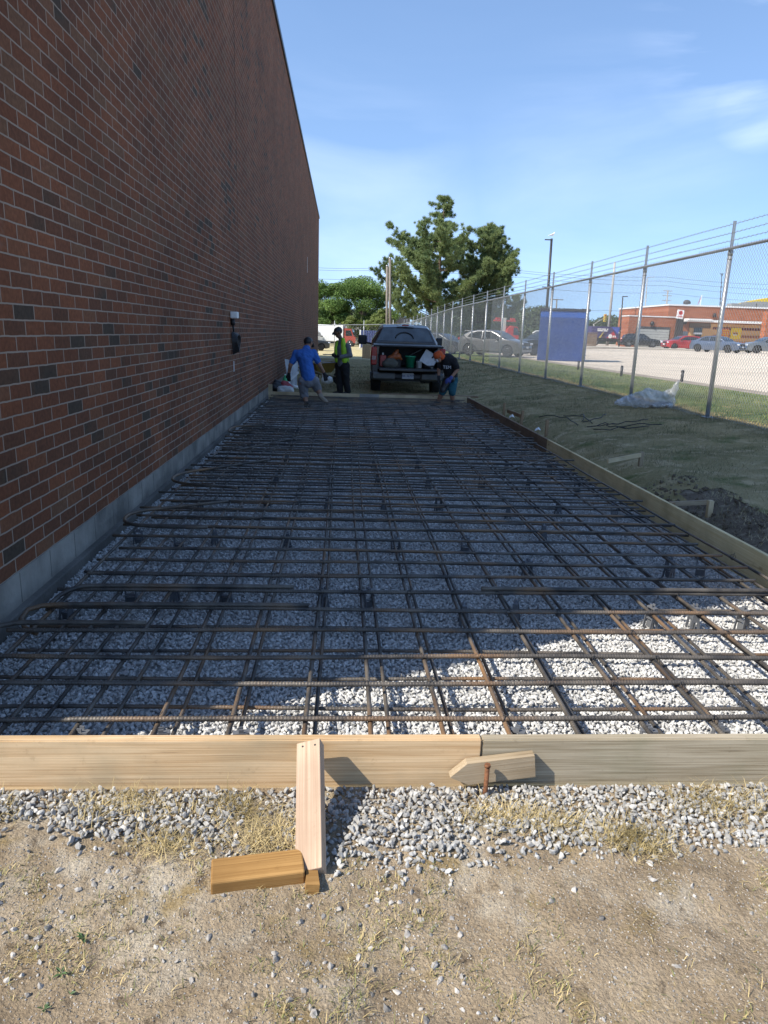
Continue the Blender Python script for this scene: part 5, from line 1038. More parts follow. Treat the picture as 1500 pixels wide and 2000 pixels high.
for (xa, xb, zz) in ((-.70, -.50, .78), (-.47, -.25, .78), (-.22, -.13, .78), (-.70, -.42, .64), (-.38, -.16, .64)): m.box(((xa+xb)/2*tw/2, -.022, 1.0+zz*(hh-1.0)), ((xb-xa)*tw/2, .01, .15))
m.build('white_words', M_WHITE, trl)
m = MB(); m.lathe([(.18, -.04), (.30, -.04), (.30, -.03), (.18, -.03), (.18, -.04)], 16, (0, 0, 0), 'y'); m.box((.48, -.036, -.0), (.22, .01, .25)); m.box((.75, -.036, 0), (.18, .01, .25)); m.build('white_letters', M_WHITE, trl, (-.0*tw, 0, 1.0+.18*(hh-1.0)))
for x in (-.35, .3): wheel(trl, x*tw, .15, .48, .25, None, -1)
bn = empty('wooden_bin', (0, 0, 0), 'plain brown wooden bin standing in front of the painted trailer', 'bin'); bn.location = (P(1152, 680, 88).x, 88, LZ(33, 88)); bn['label'] = 'plain brown wooden bin standing in front of the painted trailer'
m = MB()
for k in range(8): m.box((0, 0, .1+k*.19), (1.25, .9, .17), bev=.01)
m.build('slatted_side', plain('brown_boards', (.20, .13, .08)), bn); MB().box((0, 0, 1.6), (1.35, 1.0, .06)).build('lid', plain('brown_lid', (.24, .165, .11)), bn)

# ------------------------------------------------------------------ poles, lamps, wires
M_POLE = wood('weathered_pole', (.15, .13, .11), (.23, .20, .17), .2); M_CPOLE = mat('concrete_pole', (.36, .345, .32), .9, 0, .15, 1.5, .2, 30)
def pole(u0, v0, u1, v1, Y, r0, r1, mt, name, label, cat, ground=True, group=None):
    a, b = P(u0, v0, Y), P(u1, v1, Y); d = b-a; z0 = LZ(min(a.x, 110), min(Y, 139)) if ground else a.z
    x0 = a.x; rt_ = empty(name, (x0, Y, z0), label, cat, group); m = MB(); m.tube([(0, 0, -.3), (b.x-x0, 0, b.z-z0)], [r0, r1], 10); m.build('shaft', mt, rt_); rt_['top'] = 0; del rt_['top']; return rt_, Vector((b.x-x0, 0, b.z-z0))
lp, tp = pole(1066, 640, 1077.5, 466, 60, .13, .09, M_BLACK, 'lamp_post', 'tall black lamp post with a gull on top, behind the blue enclosure', 'lamp post')
m = MB(); m.box((-.32, 0, -.10), (.46, .2, .07), bev=.02); m.box((-.15, 0, -.08), (.3, .06, .05)); m.build('lamp_head', M_BLACK, lp, tuple(tp)); m = MB(); m.box((-.25, 0, 0), (.5, .1, .06)); m.box((.1, 0, .06), (.2, .15, .12)); m.build('bracket', M_BLACK, lp, (tp.x*.62, 0, tp.z*.58))
ga = P(1078.5, 463, 60)
g = sdf_blob('gull', [((-.16, 0, .15), .05, (.06, 0, .19), .085), ((.06, 0, .2), .08, (.15, 0, .30), .045), ((.16, 0, .33), .055, (.165, 0, .335), .05), ((-.16, 0, .15), .045, (-.34, 0, .10), .015), ((.2, 0, .325), .018, (.27, 0, .31), .006), ((.0, .03, .12), .012, (.0, .03, .0), .010), ((.0, -.03, .12), .012, (.0, -.03, 0), .010)], .012, M_WHITE, None, 2, tuple(ga)); tag(g, 'white gull perched on the tall black lamp post', 'bird')
sdf_blob('wing', [((.04, .075, .2), .03, (-.25, .05, .13), .02), ((.04, -.075, .2), .03, (-.25, -.05, .13), .02)], .012, plain('grey_feathers', (.3, .3, .31)), g, 2)
for u, uu, l, r in ((754, 756, 'darker of the two wooden utility poles left of the pines', .15), (760.5, 761.5, 'paler of the two wooden utility poles left of the pines', .17)):
    rt_, tp = pole(u+2, 665, uu, 505 if u > 757 else 520, 80, r, r*.8, M_POLE, 'utility_pole', l, 'utility pole')
    m = MB(); m.lathe([(r, 0), (r*.6, .12), (.001, .14)], 8, tuple(tp)); m.build('pole_cap', M_STEEL, rt_)
rt_, tp = pole(1187, 660, 1201, 512, 108, .22, .14, M_CPOLE, 'utility_pole', 'tall pale concrete pole between the blue enclosure and the garage', 'utility pole')
rt_, tp = pole(1209, 676, 1216.5, 579, 92, .10, .07, M_BLACK, 'lamp_post', 'black lamp post in front of the painted trailer', 'lamp post'); MB().box((.3, 0, 0), (.7, .22, .1), bev=.03).build('lamp_head', M_BLACK, rt_, tuple(tp))
rt_, tp = pole(1299, 640, 1304.5, 567, 125, .18, .12, M_CPOLE, 'utility_pole', 'pale pole with several crossarms above the restaurant roof', 'utility pole')
for dz in (-.1, -.9, -1.7): MB().box((0, 0, dz), (1.6, .1, .12)).build('crossarm', M_CPOLE, rt_, tuple(tp))
rt_, tp = pole(1086.5, 640, 1087.5, 584, 120, .14, .1, M_POLE, 'utility_pole', 'thin dark pole with one crossarm just above the blue enclosure', 'utility pole'); MB().box((0, 0, -.1), (2.2, .1, .14)).build('crossarm', M_POLE, rt_, tuple(tp))
rt_, tp = pole(1258, 655, 1264, 545, 115, .11, .07, M_CPOLE, 'lamp_post', 'faint pale lamp post behind the garage roof', 'lamp post'); MB().tube([(0, 0, 0), (.3, 0, .3), (1.2, 0, .35)], .05, 6).build('lamp_arm', M_CPOLE, rt_, tuple(tp))
rt_, tp = pole(1407, 640, 1410, 535, 112, .09, .06, M_BLACK, 'lamp_post', 'thin dark pole rising behind the restaurant roof near the nearest fence post', 'lamp post'); MB().box((0, 0, 0), (.5, .2, .1)).build('lamp_head', M_BLACK, rt_, tuple(tp))
rt_, tp = pole(1159, 660, 1160, 633, 112, .12, .1, M_CPOLE, 'traffic_light', 'yellow traffic light on a pale arm above the painted trailer', 'traffic light')
a = P(1160, 634, 112); b_ = P(1180, 622, 112); MB().tube([tuple(tp), tuple(tp+(b_-a))], .06, 6).build('arm', M_CPOLE, rt_); m = MB(); m.box((0, -.1, .0), (.42, .3, 1.15), bev=.05); hd_ = m.build('signal_head', plain('signal_yellow', (.62, .42, .04), .5), rt_, tuple(tp+(b_-a)+Vector((.1, 0, 0))))
for k, c in enumerate(((.3, .02, .02), (.3, .2, .02), (.02, .2, .1))): MB().lathe([(.001, -.27), (.13, -.26), (.13, -.24)], 12, (0, 0, .35-.35*k), 'y').build('signal_lens', plain('signal_lens_%d' % k, c, .3), hd_)
M_LINE = plain('dark_cable', (.09, .095, .11), .7)
for k, (pts, l) in enumerate([([(560, 518), (760, 522), (1020, 529), (1300, 541), (1560, 556)], 'uppermost power line crossing behind the pines'), ([(560, 522.5), (760, 526), (1020, 533), (1300, 549), (1560, 566)], 'second power line from the top, just under the uppermost'), ([(560, 540), (760, 543), (1020, 541), (1300, 558), (1560, 578)], 'third power line, midway between the sky lines'), ([(560, 565), (760, 566), (1020, 560), (1300, 572), (1560, 590)], 'fourth power line, lowest above the green trees'), ([(1020, 596), (1190, 606), (1300, 601), (1560, 604)], 'lowest power line, level with the top of the blue enclosure')]):
    q = [P(u, v, 122) for u, v in pts]; dense = []
    for i in range(len(q)-1):
        for s in np.linspace(0, 1, 8, endpoint=False): p = q[i].lerp(q[i+1], s); p.z -= .35*4*s*(1-s); dense.append(p)
    dense.append(q[-1]); o = MB().tube(dense, .022, 4).build('power_line', M_LINE); tag(o, l, 'power line')

# ------------------------------------------------------------------ trees
def leaf_mesh(name, c, nrm, size, aspect, m, parent, up=0.0):
    """leaf-sized quads at c facing nrm-ish"""
    n = len(c); nrm = nrm/np.linalg.norm(nrm, axis=1, keepdims=True); t = np.cross(nrm, rng.normal(size=(n, 3))); t /= np.linalg.norm(t, axis=1, keepdims=True); b = np.cross(nrm, t)
    s = size[:, None]; v = np.stack([c-t*s, c-b*s*aspect, c+t*s, c+b*s*aspect], 1).reshape(-1, 3); f = np.arange(n*4).reshape(n, 4); return link(name, np_mesh(name, v, f), m, parent)
def needles(name, c, d, ln, wd, m, parent):
    n = len(c); d = d/np.linalg.norm(d, axis=1, keepdims=True); t = np.cross(d, rng.normal(size=(n, 3))); t /= np.linalg.norm(t, axis=1, keepdims=True)
    v = np.stack([c-t*wd[:, None], c+t*wd[:, None], c+d*ln[:, None]], 1).reshape(-1, 3); return link(name, np_mesh(name, v, np.arange(n*3).reshape(n, 3)), m, parent)
M_BARK = mat('pine_bark', (.10, .07, .05), .95, 0, .3, 4, .6, 12); M_BARK2 = mat('grey_bark', (.13, .11, .09), .95, 0, .3, 4, .6, 12)
M_PINE = mat('pine_needles', (.11, .175, .065), .75, 0, .25, .35, c2=(.29, .35, .14), island=.35, det_lo=.3, det_hi=.7)
M_LEAF = mat('broad_leaves', (.085, .165, .03), .7, 0, .25, .4, c2=(.16, .25, .055), island=.35); M_LEAF2 = mat('yellowish_leaves', (.13, .18, .035), .7, 0, .25, .5, c2=(.19, .23, .06), island=.35)
for mt in (M_PINE, M_LEAF, M_LEAF2):
    t = mt.node_tree; bs = t.nodes['Principled BSDF']; tl = t.nodes.new('ShaderNodeBsdfTranslucent'); mxs = t.nodes.new('ShaderNodeMixShader'); mxs.inputs[0].default_value = .36
    src = bs.inputs['Base Color'].links[0].from_socket; t.links.new(src, tl.inputs['Color']); t.links.new(bs.outputs[0], mxs.inputs[1]); t.links.new(tl.outputs[0], mxs.inputs[2]); t.links.new(mxs.outputs[0], [n for n in t.nodes if n.type == 'OUTPUT_MATERIAL'][0].inputs['Surface'])
def pine(x, y, H, label, pf, seed, lean=0, bias=0):
    r_ = random.Random(seed); z0 = float(gz(min(x, 110), min(y, 139))); root = empty('pine_tree', (x, y, z0), label, 'tree', 'pines behind the far fence')
    tk = MB(); pts = [(lean*(k/10)**2+.12*math.sin(k*1.3+seed), .1*math.cos(k*1.7), H*k/10) for k in range(11)]; tk.tube(pts, [.30*(1-k/10.5)+.02 for k in range(11)], 8)
    C = []; D = []; LN = []
    def at(z): k = min(9.999, max(0, z/H*10)); i = int(k); return Vector(pts[i]).lerp(Vector(pts[i+1]), k-i)
    z = H*.10; 
    while z < H*.985:
        f = z/H; nb = r_.randint(6, 8) if f < .8 else 4
        for b in range(nb):
            a = r_.uniform(0, 6.283); prof = float(np.interp(f, pf[0], pf[1]))*(.84+.22*math.sin(f*19+seed))
            ln = prof*r_.uniform(.55, 1.18)*(1+bias*math.cos(a)); 
            ln = max(.3, min(ln, float(np.interp(f, pf[0], pf[1]))*1.22))
            o = at(z); el = r_.uniform(-.12, .14)+f*.30+.12; n = max(3, int(ln/.35)); P_ = [o.copy()]; dcur = Vector((math.cos(a)*math.cos(el), math.sin(a)*math.cos(el), math.sin(el)-.16))
            for k in range(n): dcur = (dcur+Vector((r_.uniform(-.22, .22), r_.uniform(-.22, .22), .055+r_.uniform(-.1, .1)))).normalized(); P_.append(P_[-1]+dcur*ln/n)
            tk.tube(P_, [max(.012, .06*(1-f*.6)*(1-k/(n+1))) for k in range(n+1)], 5, cap=False)
            for k in range(1, n+1):
                if k/n < .24 and f < .85: continue
                for _ in range(r_.randint(3, 5)):
                    c = P_[k]+Vector((r_.gauss(0, .27), r_.gauss(0, .27), r_.gauss(.06, .08)))*(.5+.5*min(1, ln/1.5)); nn = 70; rr = r_.uniform(.26, .42)
                    dv = rng.normal(size=(nn, 3)); dv[:, 2] += .75; dv /= np.linalg.norm(dv, axis=1, keepdims=True)
                    C.append(np.array(c)+dv*rr*.12); D.append(dv+np.array(dcur)*.5); LN.append(rng.uniform(.7, 1.25, nn)*rr)
        z += H*r_.uniform(.044, .056)
    tk.build('trunk', M_BARK, root); C = np.concatenate(C); D = np.concatenate(D); LN = np.concatenate(LN); needles('crown', C, D, LN, LN*.075, M_PINE, root); return root
a = P(853, 660, 84); pine(a.x, 84, P(855, 382, 84).z-float(gz(a.x, 84)), 'taller pine tree with a pointed top, behind the far fence', ([.08, .2, .3, .45, .6, .7, .8, .9, 1], [6.4, 7.8, 6.2, 6.8, 5.6, 3.2, 2.0, 1.4, .3]), 3, bias=-.30)
a = P(926, 660, 88); pine(a.x, 88, P(938, 440, 88).z-float(gz(a.x, 88)), 'shorter pine tree with a broad flat top, right of the taller pine', ([.08, .2, .3, .45, .55, .66, .8, .92, 1], [4.6, 5.0, 5.4, 4.6, 4.8, 5.0, 3.4, 1.8, .4]), 11, lean=.5, bias=.32)
def broad(x, y, H, W_, label, mt, seed, zlow=.22, n=9000, name='leafy_tree', grp='green trees beyond the far fence', cat='tree', lsz=.12):
    r_ = random.Random(seed); z0 = float(gz(min(max(x, -58), 110), min(y, 139))); root = empty(name, (x, y, z0), label, cat, grp)
    tk = MB(); tk.tube([(0, 0, -.2), (.1, 0, H*.25), (0, .1, H*.5)], [.26*H/9, .2*H/9, .1*H/9], 8); cl = []
    for k in range(44):
        a = r_.uniform(0, 6.283); u = r_.random()**.5; zz = H*(zlow+.05+(.86-zlow)*r_.random()); rad = W_/2*math.sin(math.pi*min(.97, max(.12, (zz/H-zlow+.1)/(1.12-zlow))))**.7*u*.86
        c = Vector((rad*math.cos(a), rad*math.sin(a), zz)); cl.append((c, r_.uniform(.08, .15)*W_)); m0 = Vector((0, 0, H*(.18+.3*zz/H))); tk.tube([m0, m0.lerp(c, .5)+Vector((0, 0, .2)), c], [.08*H/9, .05*H/9, .02], 5, cap=False)
    tk.build('trunk', M_BARK2, root); C = []; N = []
    for c, rr in cl:
        k = int(n/44); d = rng.normal(size=(k, 3)); d /= np.linalg.norm(d, axis=1, keepdims=True); rad = rr*(rng.random(k)**.45)[:, None]*np.array([1.15, 1.15, .75])
        C.append(np.array(c)+d*rad); N.append(d+rng.normal(size=(k, 3))*.8+np.array([0, 0, .4]))
    C = np.concatenate(C); leaf_mesh('crown', C, np.concatenate(N), rng.uniform(.6, 1.3, len(C))*lsz, .55, mt, root); return root
a = P(706, 660, 108); broad(a.x, 108, P(703, 540, 108).z+.2, 11.5, 'larger leafy green tree, just left of the pines', M_LEAF, 21, .06, 44000)
a = P(641, 660, 104); broad(a.x, 104, P(641, 547, 104).z+.3, 8.4, 'leafy green tree against the corner of the brick building', M_LEAF, 22, .06, 34000)
a = P(605, 660, 112); broad(a.x, 112, 8.0, 6, 'leafy tree mostly behind the brick building', M_LEAF, 25, .18, 12000)
a = P(743, 665, 96); broad(a.x, 96, P(743, 602, 96).z+.3, 4.2, 'yellowish green bush between the leafy tree and the utility poles', M_LEAF2, 23, .02, 14000, 'bush', 'green trees beyond the far fence', 'bush', .10)
a = P(690, 665, 98); broad(a.x, 98, 4.0, 3.4, 'low light green bush under the larger leafy tree', M_LEAF2, 24, .02, 9000, 'bush', 'green trees beyond the far fence', 'bush', .10)
M_FAR = mat('distant_leaves', (.045, .075, .030), .8, 0, .25, .25, c2=(.085, .115, .045), island=.3)
C = []; N = []
for (u0, u1, vt, Y, n) in ((860, 1080, 603, 128, 46), (1060, 1160, 622, 170, 18), (1140, 1345, 622, 175, 44), (560, 760, 606, 150, 34), (1330, 1560, 632, 190, 20), (860, 960, 600, 112, 14)):
    for k in range(n):
        u = random.uniform(u0, u1); top_ = P(u, vt+random.uniform(-4, 14), Y); c = Vector((top_.x, Y+random.uniform(-5, 5), 0)); H = top_.z; d = rng.normal(size=(1100, 3)); d /= np.linalg.norm(d, axis=1, keepdims=True); zz = rng.random(1100)
        rad = (1.1+2.3*np.sin(np.pi*np.clip(zz*.95, .1, 1))**.8)*rng.random(1100)**.4*random.uniform(.7, 1.25); q = np.stack([d[:, 0]*rad, d[:, 1]*rad, zz*H+d[:, 2]*.5], -1)+np.array(c); C.append(q); N.append(d+rng.normal(size=(1100, 3))*.6)
C = np.concatenate(C); o = leaf_mesh('far_trees', C, np.concatenate(N), rng.uniform(.15, .34, len(C)), .6, M_FAR, None); tag(o, 'mass of distant green trees along the horizon', 'trees', kind='stuff')
# low building glimpsed through the leaves
hb = empty('low_building', (P(650, 660, 126).x, 126, -.1), 'low grey building with a dark roof band glimpsed behind the leafy trees', 'building')
MB().box((0, 4, 1.7), (26, 8, 3.4)).build('wall', plain('pale_grey_wall', (.36, .35, .33)), hb); MB().box((0, 4, 3.9), (26.4, 8.4, 1.0)).build('roof_band', plain('dark_roof', (.04, .042, .05)), hb)
for k in range(6): MB().box((-10+4*k, -.02, 1.6), (1.6, .05, 1.4)).build('window', M_GLASS, hb)
# blue container and plywood box beyond the truck
bc = empty('blue_container', (P(722, 665, 83).x, 83.5, LZ(5, 83)), 'small dark blue container with a white edge beyond the far fence', 'container')
m = MB()
for k in range(8): m.box((-.9+.26*k, 0, 1.05), (.22, 1.6, 1.9), bev=.02)
m.build('corrugated_wall', plain('navy_paint', (.03, .05, .16)), bc); MB().box((-1.08, 0, 1.05), (.1, 1.64, 2.0)).build('white_corner', M_WHITE, bc)
pb = empty('plywood_crate', (P(724, 690, 52).x, 52, LZ(3.5, 52)), 'light plywood crate on the sunlit grass beyond the pickup truck', 'crate')
MB().box((0, 0, .55), (1.2, .9, 1.1), bev=.01).build('panel', plain('plywood', (.50, .32, .17)), pb); MB().box((0, -.46, .98), (1.24, .03, .12)).build('cleat', W_PALE, pb)
o = board('loose_plank', (0.4, 51.5), (2.3, 53.2), -.05, .02, .25, W_PALE, 'pale plank lying on the sunlit grass past the building corner', 'plank')
sdf_blob('dirt_pile', [((0, 0, 0), .25, (.7, .2, .0), .15), ((.2, .1, .1), .2, (.4, 0, .1), .15)], .04, G_SOIL, None, 2, (1.2, 53.5, -.12), noise=.04); tag(bpy.data.objects['dirt_pile'], 'small dark heap on the sunlit grass past the building corner', 'heap')

for k, (u, v) in enumerate(((1129, 722), (1213, 734), (1331, 747))):
    d = P(u, v, 1)-CAM; t = (.40-CAM.z)/d.z; q = CAM+d*t; m = MB(); m.tube([(0, 0, -.05), (0, 0, .34)], .045, 10); m.tube([(0, 0, .30), (0, 0, .36)], [.05, .04], 10); o = m.build('marker_post', M_BLACK, None, (q.x, q.y, LZ(q.x, q.y)))
    tag(o, ('short dark marker post just right of the blue enclosure', 'short dark marker post behind the plastic bag, left of the other', 'short dark marker post to the right of the plastic bag')[k], 'post', 'marker posts along the edge of the parking lot')
# ------------------------------------------------------------------ people
def hand(wp, d, n, s=1.0, curl=.5, side=1):
    """capsules of a hand: palm, four unequal bent fingers, thumb off the side of the palm"""
    wp, d, n = Vector(wp), Vector(d).normalized(), Vector(n); n = (n-d*n.dot(d)).normalized(); b = d.cross(n)*side; c = []
    kn = wp+d*.085*s
    for k, (o, l) in enumerate(((-.030, .070), (-.010, .080), (.010, .075), (.028, .060))):
        c.append((wp+d*.01*s+b*o*.6*s, .018*s, kn+b*o*s, .0145*s)); m_ = kn+b*o*1.05*s+(d*math.cos(curl*.6)+n*math.sin(curl*.6))*l*.5*s; e = m_+(d*math.cos(curl*1.7)+n*math.sin(curl*1.7))*l*.5*s
        c += [(kn+b*o*s, .0115*s, m_, .010*s), (m_, .010*s, e, .008*s)]
    t0 = wp+d*.025*s-b*.028*s; t1 = t0+(d*.6-b*.75+n*.3).normalized()*.045*s; t2 = t1+(d*.9-b*.2+n*.4).normalized()*.032*s
    return c+[(t0, .016*s, t1, .0125*s), (t1, .0125*s, t2, .0095*s)]
def headcaps(c, f, up, s=1.0):
    """skull, jaw, nose, ears; f = facing direction"""
    c, f, up = Vector(c), Vector(f).normalized(), Vector(up); up = (up-f*up.dot(f)).normalized(); sd = f.cross(up)
    r = [(c+up*.03*s-f*.015*s, .088*s, c+up*.03*s+f*.02*s, .084*s), (c+up*.02*s+f*.02*s, .075*s, c-up*.065*s+f*.035*s, .052*s), (c-up*.07*s+f*.05*s, .034*s, c-up*.075*s+f*.055*s, .032*s), (c+up*.02*s+f*.098*s, .011*s, c-up*.018*s+f*.115*s, .015*s), (c-up*.05*s+f*.085*s-sd*.018*s, .011*s, c-up*.05*s+f*.085*s+sd*.018*s, .011*s)]
    for s_ in (-1, 1): r += [(c+sd*s_*.083*s+up*.025*s-f*.01*s, .018*s, c+sd*s_*.080*s-up*.02*s, .013*s), (c+up*.035*s+f*.085*s+sd*s_*.02*s, .015*s, c+up*.035*s+f*.078*s+sd*s_*.045*s, .012*s)]
    return r
def eyes(par, c, f, up, s=1.0):
    c, f, up = Vector(c), Vector(f).normalized(), Vector(up); up = (up-f*up.dot(f)).normalized(); sd = f.cross(up)
    for k in (-1, 1): m = MB(); m.ball(tuple(c+up*.018*s+f*.090*s+sd*k*.033*s), .010, 8); m.build('eye', M_BLACK, par)
def foot(an, d, s=1.0, r=.042): an = Vector(an); d = Vector(d).normalized(); return [(an+Vector((0, 0, -.01))-d*.03, r, an+d*.09+Vector((0, 0, -.035)), r*.9), (an+d*.09+Vector((0, 0, -.035)), r*.95, an+d*.17+Vector((0, 0, -.045)), r*.72)]
def fat(c, e): return [((a, r+e, b, q+e) if True else 0) for a, r, b, q in c]
def cloth(name, c, parent, m, vox=.014, sm=3, noise=.0): return sdf_blob(name, c, vox, m, parent, sm, noise=noise)
def V(u, v, Y): return P(u, v, Y)

M_BLUET = mat('blue_tshirt', (.035, .13, .42), .9, 0, .12, 6, .7, 14); M_GREYS = mat('grey_shorts', (.20, .20, .215), .9, 0, .12, 6, .7, 16); M_TSB = mat('black_tshirt', (.012, .012, .014), .9, 0, .2, 8, .5, 14)
M_SWEAT = mat('grey_sweater', (.135, .145, .16), .9, 0, .12, 10, .5, 18); M_PANTS = mat('black_trousers', (.010, .010, .012), .9, 0, .2, 9, .5, 14); M_LIME = mat('lime_vest', (.34, .62, .03), .7, 0, .08, 6, .3, 14)
M_TEAL = mat('teal_shorts', (.015, .085, .11), .9, 0, .15, 8, .5, 14); M_GLOVE = plain('dark_glove', (.015, .015, .018), .8); M_BGLOVE = plain('blue_glove', (.05, .07, .26), .6); M_ORANGE = mat('orange_cloth', (.55, .09, .02), .9, 0, .12, 10, .4, 25); M_SHOE = plain('dark_shoe', (.02, .02, .02), .8); M_SANDS = plain('dusty_boot', (.26, .21, .16), .85)
# man in the blue shirt, back to the camera, stepping over the bars
Y0 = 15.4; q = lambda u, v, d=0: V(u, v, Y0+d)
pel, che, nek, hd_ = q(603, 739), q(595, 698, .16), q(599, 681, .30), q(602, 671, .38)
sl, el, wl = q(579, 690, .18), q(567, 714, .12), q(564, 731, .22); sr, er, wr_ = q(612, 689, .2), q(625, 714, .14), q(634, 731, .24)
hl_, kl, al = q(592, 745), q(594, 769, .08), q(599, 791, -.04); hr, kr, ar = q(613, 744), q(620, 760, .16), q(627, 774, .02)
arm = lambda s, e, w: [(s, .062, e, .046), (e, .044, w, .030)]
leg = lambda h, k, a, t=.088: [(h, t, k, .060), (k, .058, k.lerp(a, .35), .062), (k.lerp(a, .35), .060, a, .040)]
torso = [(pel, .132, pel.lerp(che, .5), .130), (pel.lerp(che, .5), .132, che, .142), (che+(sl-che)*.45, .115, che+(sr-che)*.45, .115), (che, .12, nek, .06), (nek, .056, hd_, .055), (sl.lerp(che, .3), .075, sl, .064), (sr.lerp(che, .3), .075, sr, .064), (hl_, .11, hr, .11)]
f1 = Vector((.45, .72, -.55)); hands1 = hand(wl, (0, .1, -1), (.3, .9, 0), 1.05, .5, 1)+hand(wr_, (.25, .2, -1), (-.3, .9, 0), 1.05, .5, -1)
caps = torso+arm(sl, el, wl)+arm(sr, er, wr_)+leg(hl_, kl, al)+leg(hr, kr, ar)+headcaps(hd_, f1, (0, .4, 1))+hands1+foot(al, (.35, .9, 0))+foot(ar, (.75, .35, -.55))
man1 = sdf_blob('person', caps, .010, M_SKIN, None, 3); tag(man1, 'man in a blue t-shirt and grey shorts, back to us, stepping over the steel bars', 'person')
cloth('tshirt', fat(torso[:4], .022)+fat(torso[5:7], .02)+[(sl, .076, sl.lerp(el, .7), .070), (sr, .076, sr.lerp(er, .68), .070), (pel+Vector((0, 0, .02)), .150, pel+Vector((0, 0, -.01)), .152)], man1, M_BLUET, noise=.014)
cloth('shorts', [(pel+Vector((0, 0, -.02)), .146, pel+Vector((0, 0, -.06)), .148), (hl_, .118, kl, .098), (hr, .118, kr, .092), (hl_, .12, hr, .12), (kl, .098, kl.lerp(al, .12), .10)], man1, M_GREYS, noise=.016)
cloth('glove', fat(hand(wl, (0, .1, -1), (.3, .9, 0), 1.05, .5, 1), .004)+[(wl+(el-wl)*.15, .038, wl, .036)], man1, M_GLOVE, .009, 2); cloth('glove', fat(hand(wr_, (.25, .2, -1), (-.3, .9, 0), 1.05, .5, -1), .004)+[(wr_+(er-wr_)*.15, .038, wr_, .036)], man1, M_GLOVE, .009, 2)
upv = Vector((0, .4, 1)).normalized(); cloth('cap', [(hd_+upv*.045-f1.normalized()*.012, .098, hd_+upv*.06+f1.normalized()*.02, .092), (hd_+upv*.05+f1.normalized()*.08, .03, hd_+upv*.03+f1.normalized()*.17, .022), (hd_+upv*.05+f1.normalized()*.08+Vector((.06, 0, 0)), .02, hd_+upv*.03+f1.normalized()*.16+Vector((.04, 0, 0)), .016)], man1, M_BLACK, .011, 2)
cloth('shoe', fat(foot(al, (.35, .9, 0)), .010)+[(al, .05, al+Vector((0, 0, .03)), .048)], man1, M_SHOE, .011, 2); cloth('shoe', fat(foot(ar, (.75, .35, -.55)), .012)+[(ar, .05, ar+Vector((0, 0, .02)), .048)], man1, M_SANDS, .011, 2)
cloth('sock', [(ar+(kr-ar)*.05, .046, ar+(kr-ar)*.14, .05)], man1, M_BLACK, .011, 2)
eyes(man1, hd_, f1, (0, .4, 1))
# man in the lime vest, seen from his left side, working with his hands
Y1 = 18.75; q = lambda u, v, d=0: V(u, v, Y1+d)
f2_ = Vector((-.82, -.30, -.42)); hd2 = q(660.5, 650); nk2 = q(667, 666, .02); ch2 = q(669, 682); pe2 = q(669, 710); 
sl2, el2, wl2 = q(679, 676, -.12), q(684, 694, -.18), q(664, 697, -.22); sr2, er2, wr2 = q(661, 675, .14), q(657, 691, .14), q(655, 697, -.05)
hl2, kl2, al2 = q(674, 714, -.06), q(676, 742, -.04), q(679, 766, 0); hr2, kr2, ar2 = q(663, 714, .06), q(663, 742, .04), q(664, 765, .04)
torso2 = [(pe2, .128, ch2, .142), (ch2+(sl2-ch2)*.4, .105, ch2+(sr2-ch2)*.4, .105), (ch2, .12, nk2, .07), (nk2, .056, hd2.lerp(nk2, .25), .055), (sl2.lerp(ch2, .3), .075, sl2, .066), (sr2.lerp(ch2, .3), .075, sr2, .066), (hl2, .105, hr2, .105)]
h2a = hand(wl2, (-.9, -.1, .1), (0, .3, 1), 1.0, .7, 1); h2b = hand(wr2, (-.5, -.7, .15), (.5, 0, 1), 1.0, .7, -1)
caps = torso2+arm(sl2, el2, wl2)+arm(sr2, er2, wr2)+leg(hl2, kl2, al2)+leg(hr2, kr2, ar2)+headcaps(hd2, f2_, (-.1, 0, 1), 1.05)+h2a+h2b+foot(al2, (-.6, -.5, 0))+foot(ar2, (-.9, -.3, 0))
man2 = sdf_blob('person', caps, .010, M_SKIN_D, None, 3); tag(man2, 'man in a lime safety vest and black trousers, standing and looking at his hands', 'person')
cloth('sweater', fat(torso2[:3], .018)+fat(torso2[4:6], .016)+[(sl2, .08, el2, .066), (el2, .064, wl2, .045), (sr2, .08, er2, .066), (er2, .064, wr2, .045), (pe2, .150, pe2+Vector((0, 0, .04)), .148)], man2, M_SWEAT, noise=.012)
cloth('trousers', [(hl2, .122, kl2, .092), (kl2, .092, al2+Vector((0, 0, .02)), .082), (hr2, .122, kr2, .092), (kr2, .092, ar2+Vector((0, 0, .02)), .082), (hl2, .125, hr2, .125), (pe2, .135, pe2+Vector((0, 0, -.05)), .135)], man2, M_PANTS, noise=.012)
vb = ch2+Vector((.055, -.055, 0)); 
cloth('safety_vest', [(q(670, 664, -.10), .055, q(672, 682, -.125), .085), (q(672, 682, -.125), .085, q(673, 704, -.11), .082), (q(674, 680, .05), .10, q(675, 704, .05), .095), (q(659, 668, .08), .05, q(657, 684, -.02), .062), (q(657, 684, -.02), .062, q(658, 704, -.02), .06), (q(670, 664, -.10), .05, q(668, 663, .10), .05)], man2, M_LIME, noise=.006)
cloth('glove', fat(h2a, .005)+[(wl2, .04, wl2+(el2-wl2)*.12, .042)], man2, M_GLOVE, .009, 2); cloth('glove', fat(h2b, .005)+[(wr2, .04, wr2+(er2-wr2)*.12, .042)], man2, M_GLOVE, .009, 2)
u2 = Vector((-.1, 0, 1)).normalized(); f2n = f2_.normalized(); cloth('cap', [(hd2+u2*.05-f2n*.015, .100, hd2+u2*.055+f2n*.02, .094), (hd2+u2*.05+f2n*.07, .04, hd2+u2*.035+f2n*.15, .03), (hd2-f2n*.06-u2*.0, .055, hd2-f2n*.05+u2*.04, .07)], man2, M_BLACK, .011, 2)
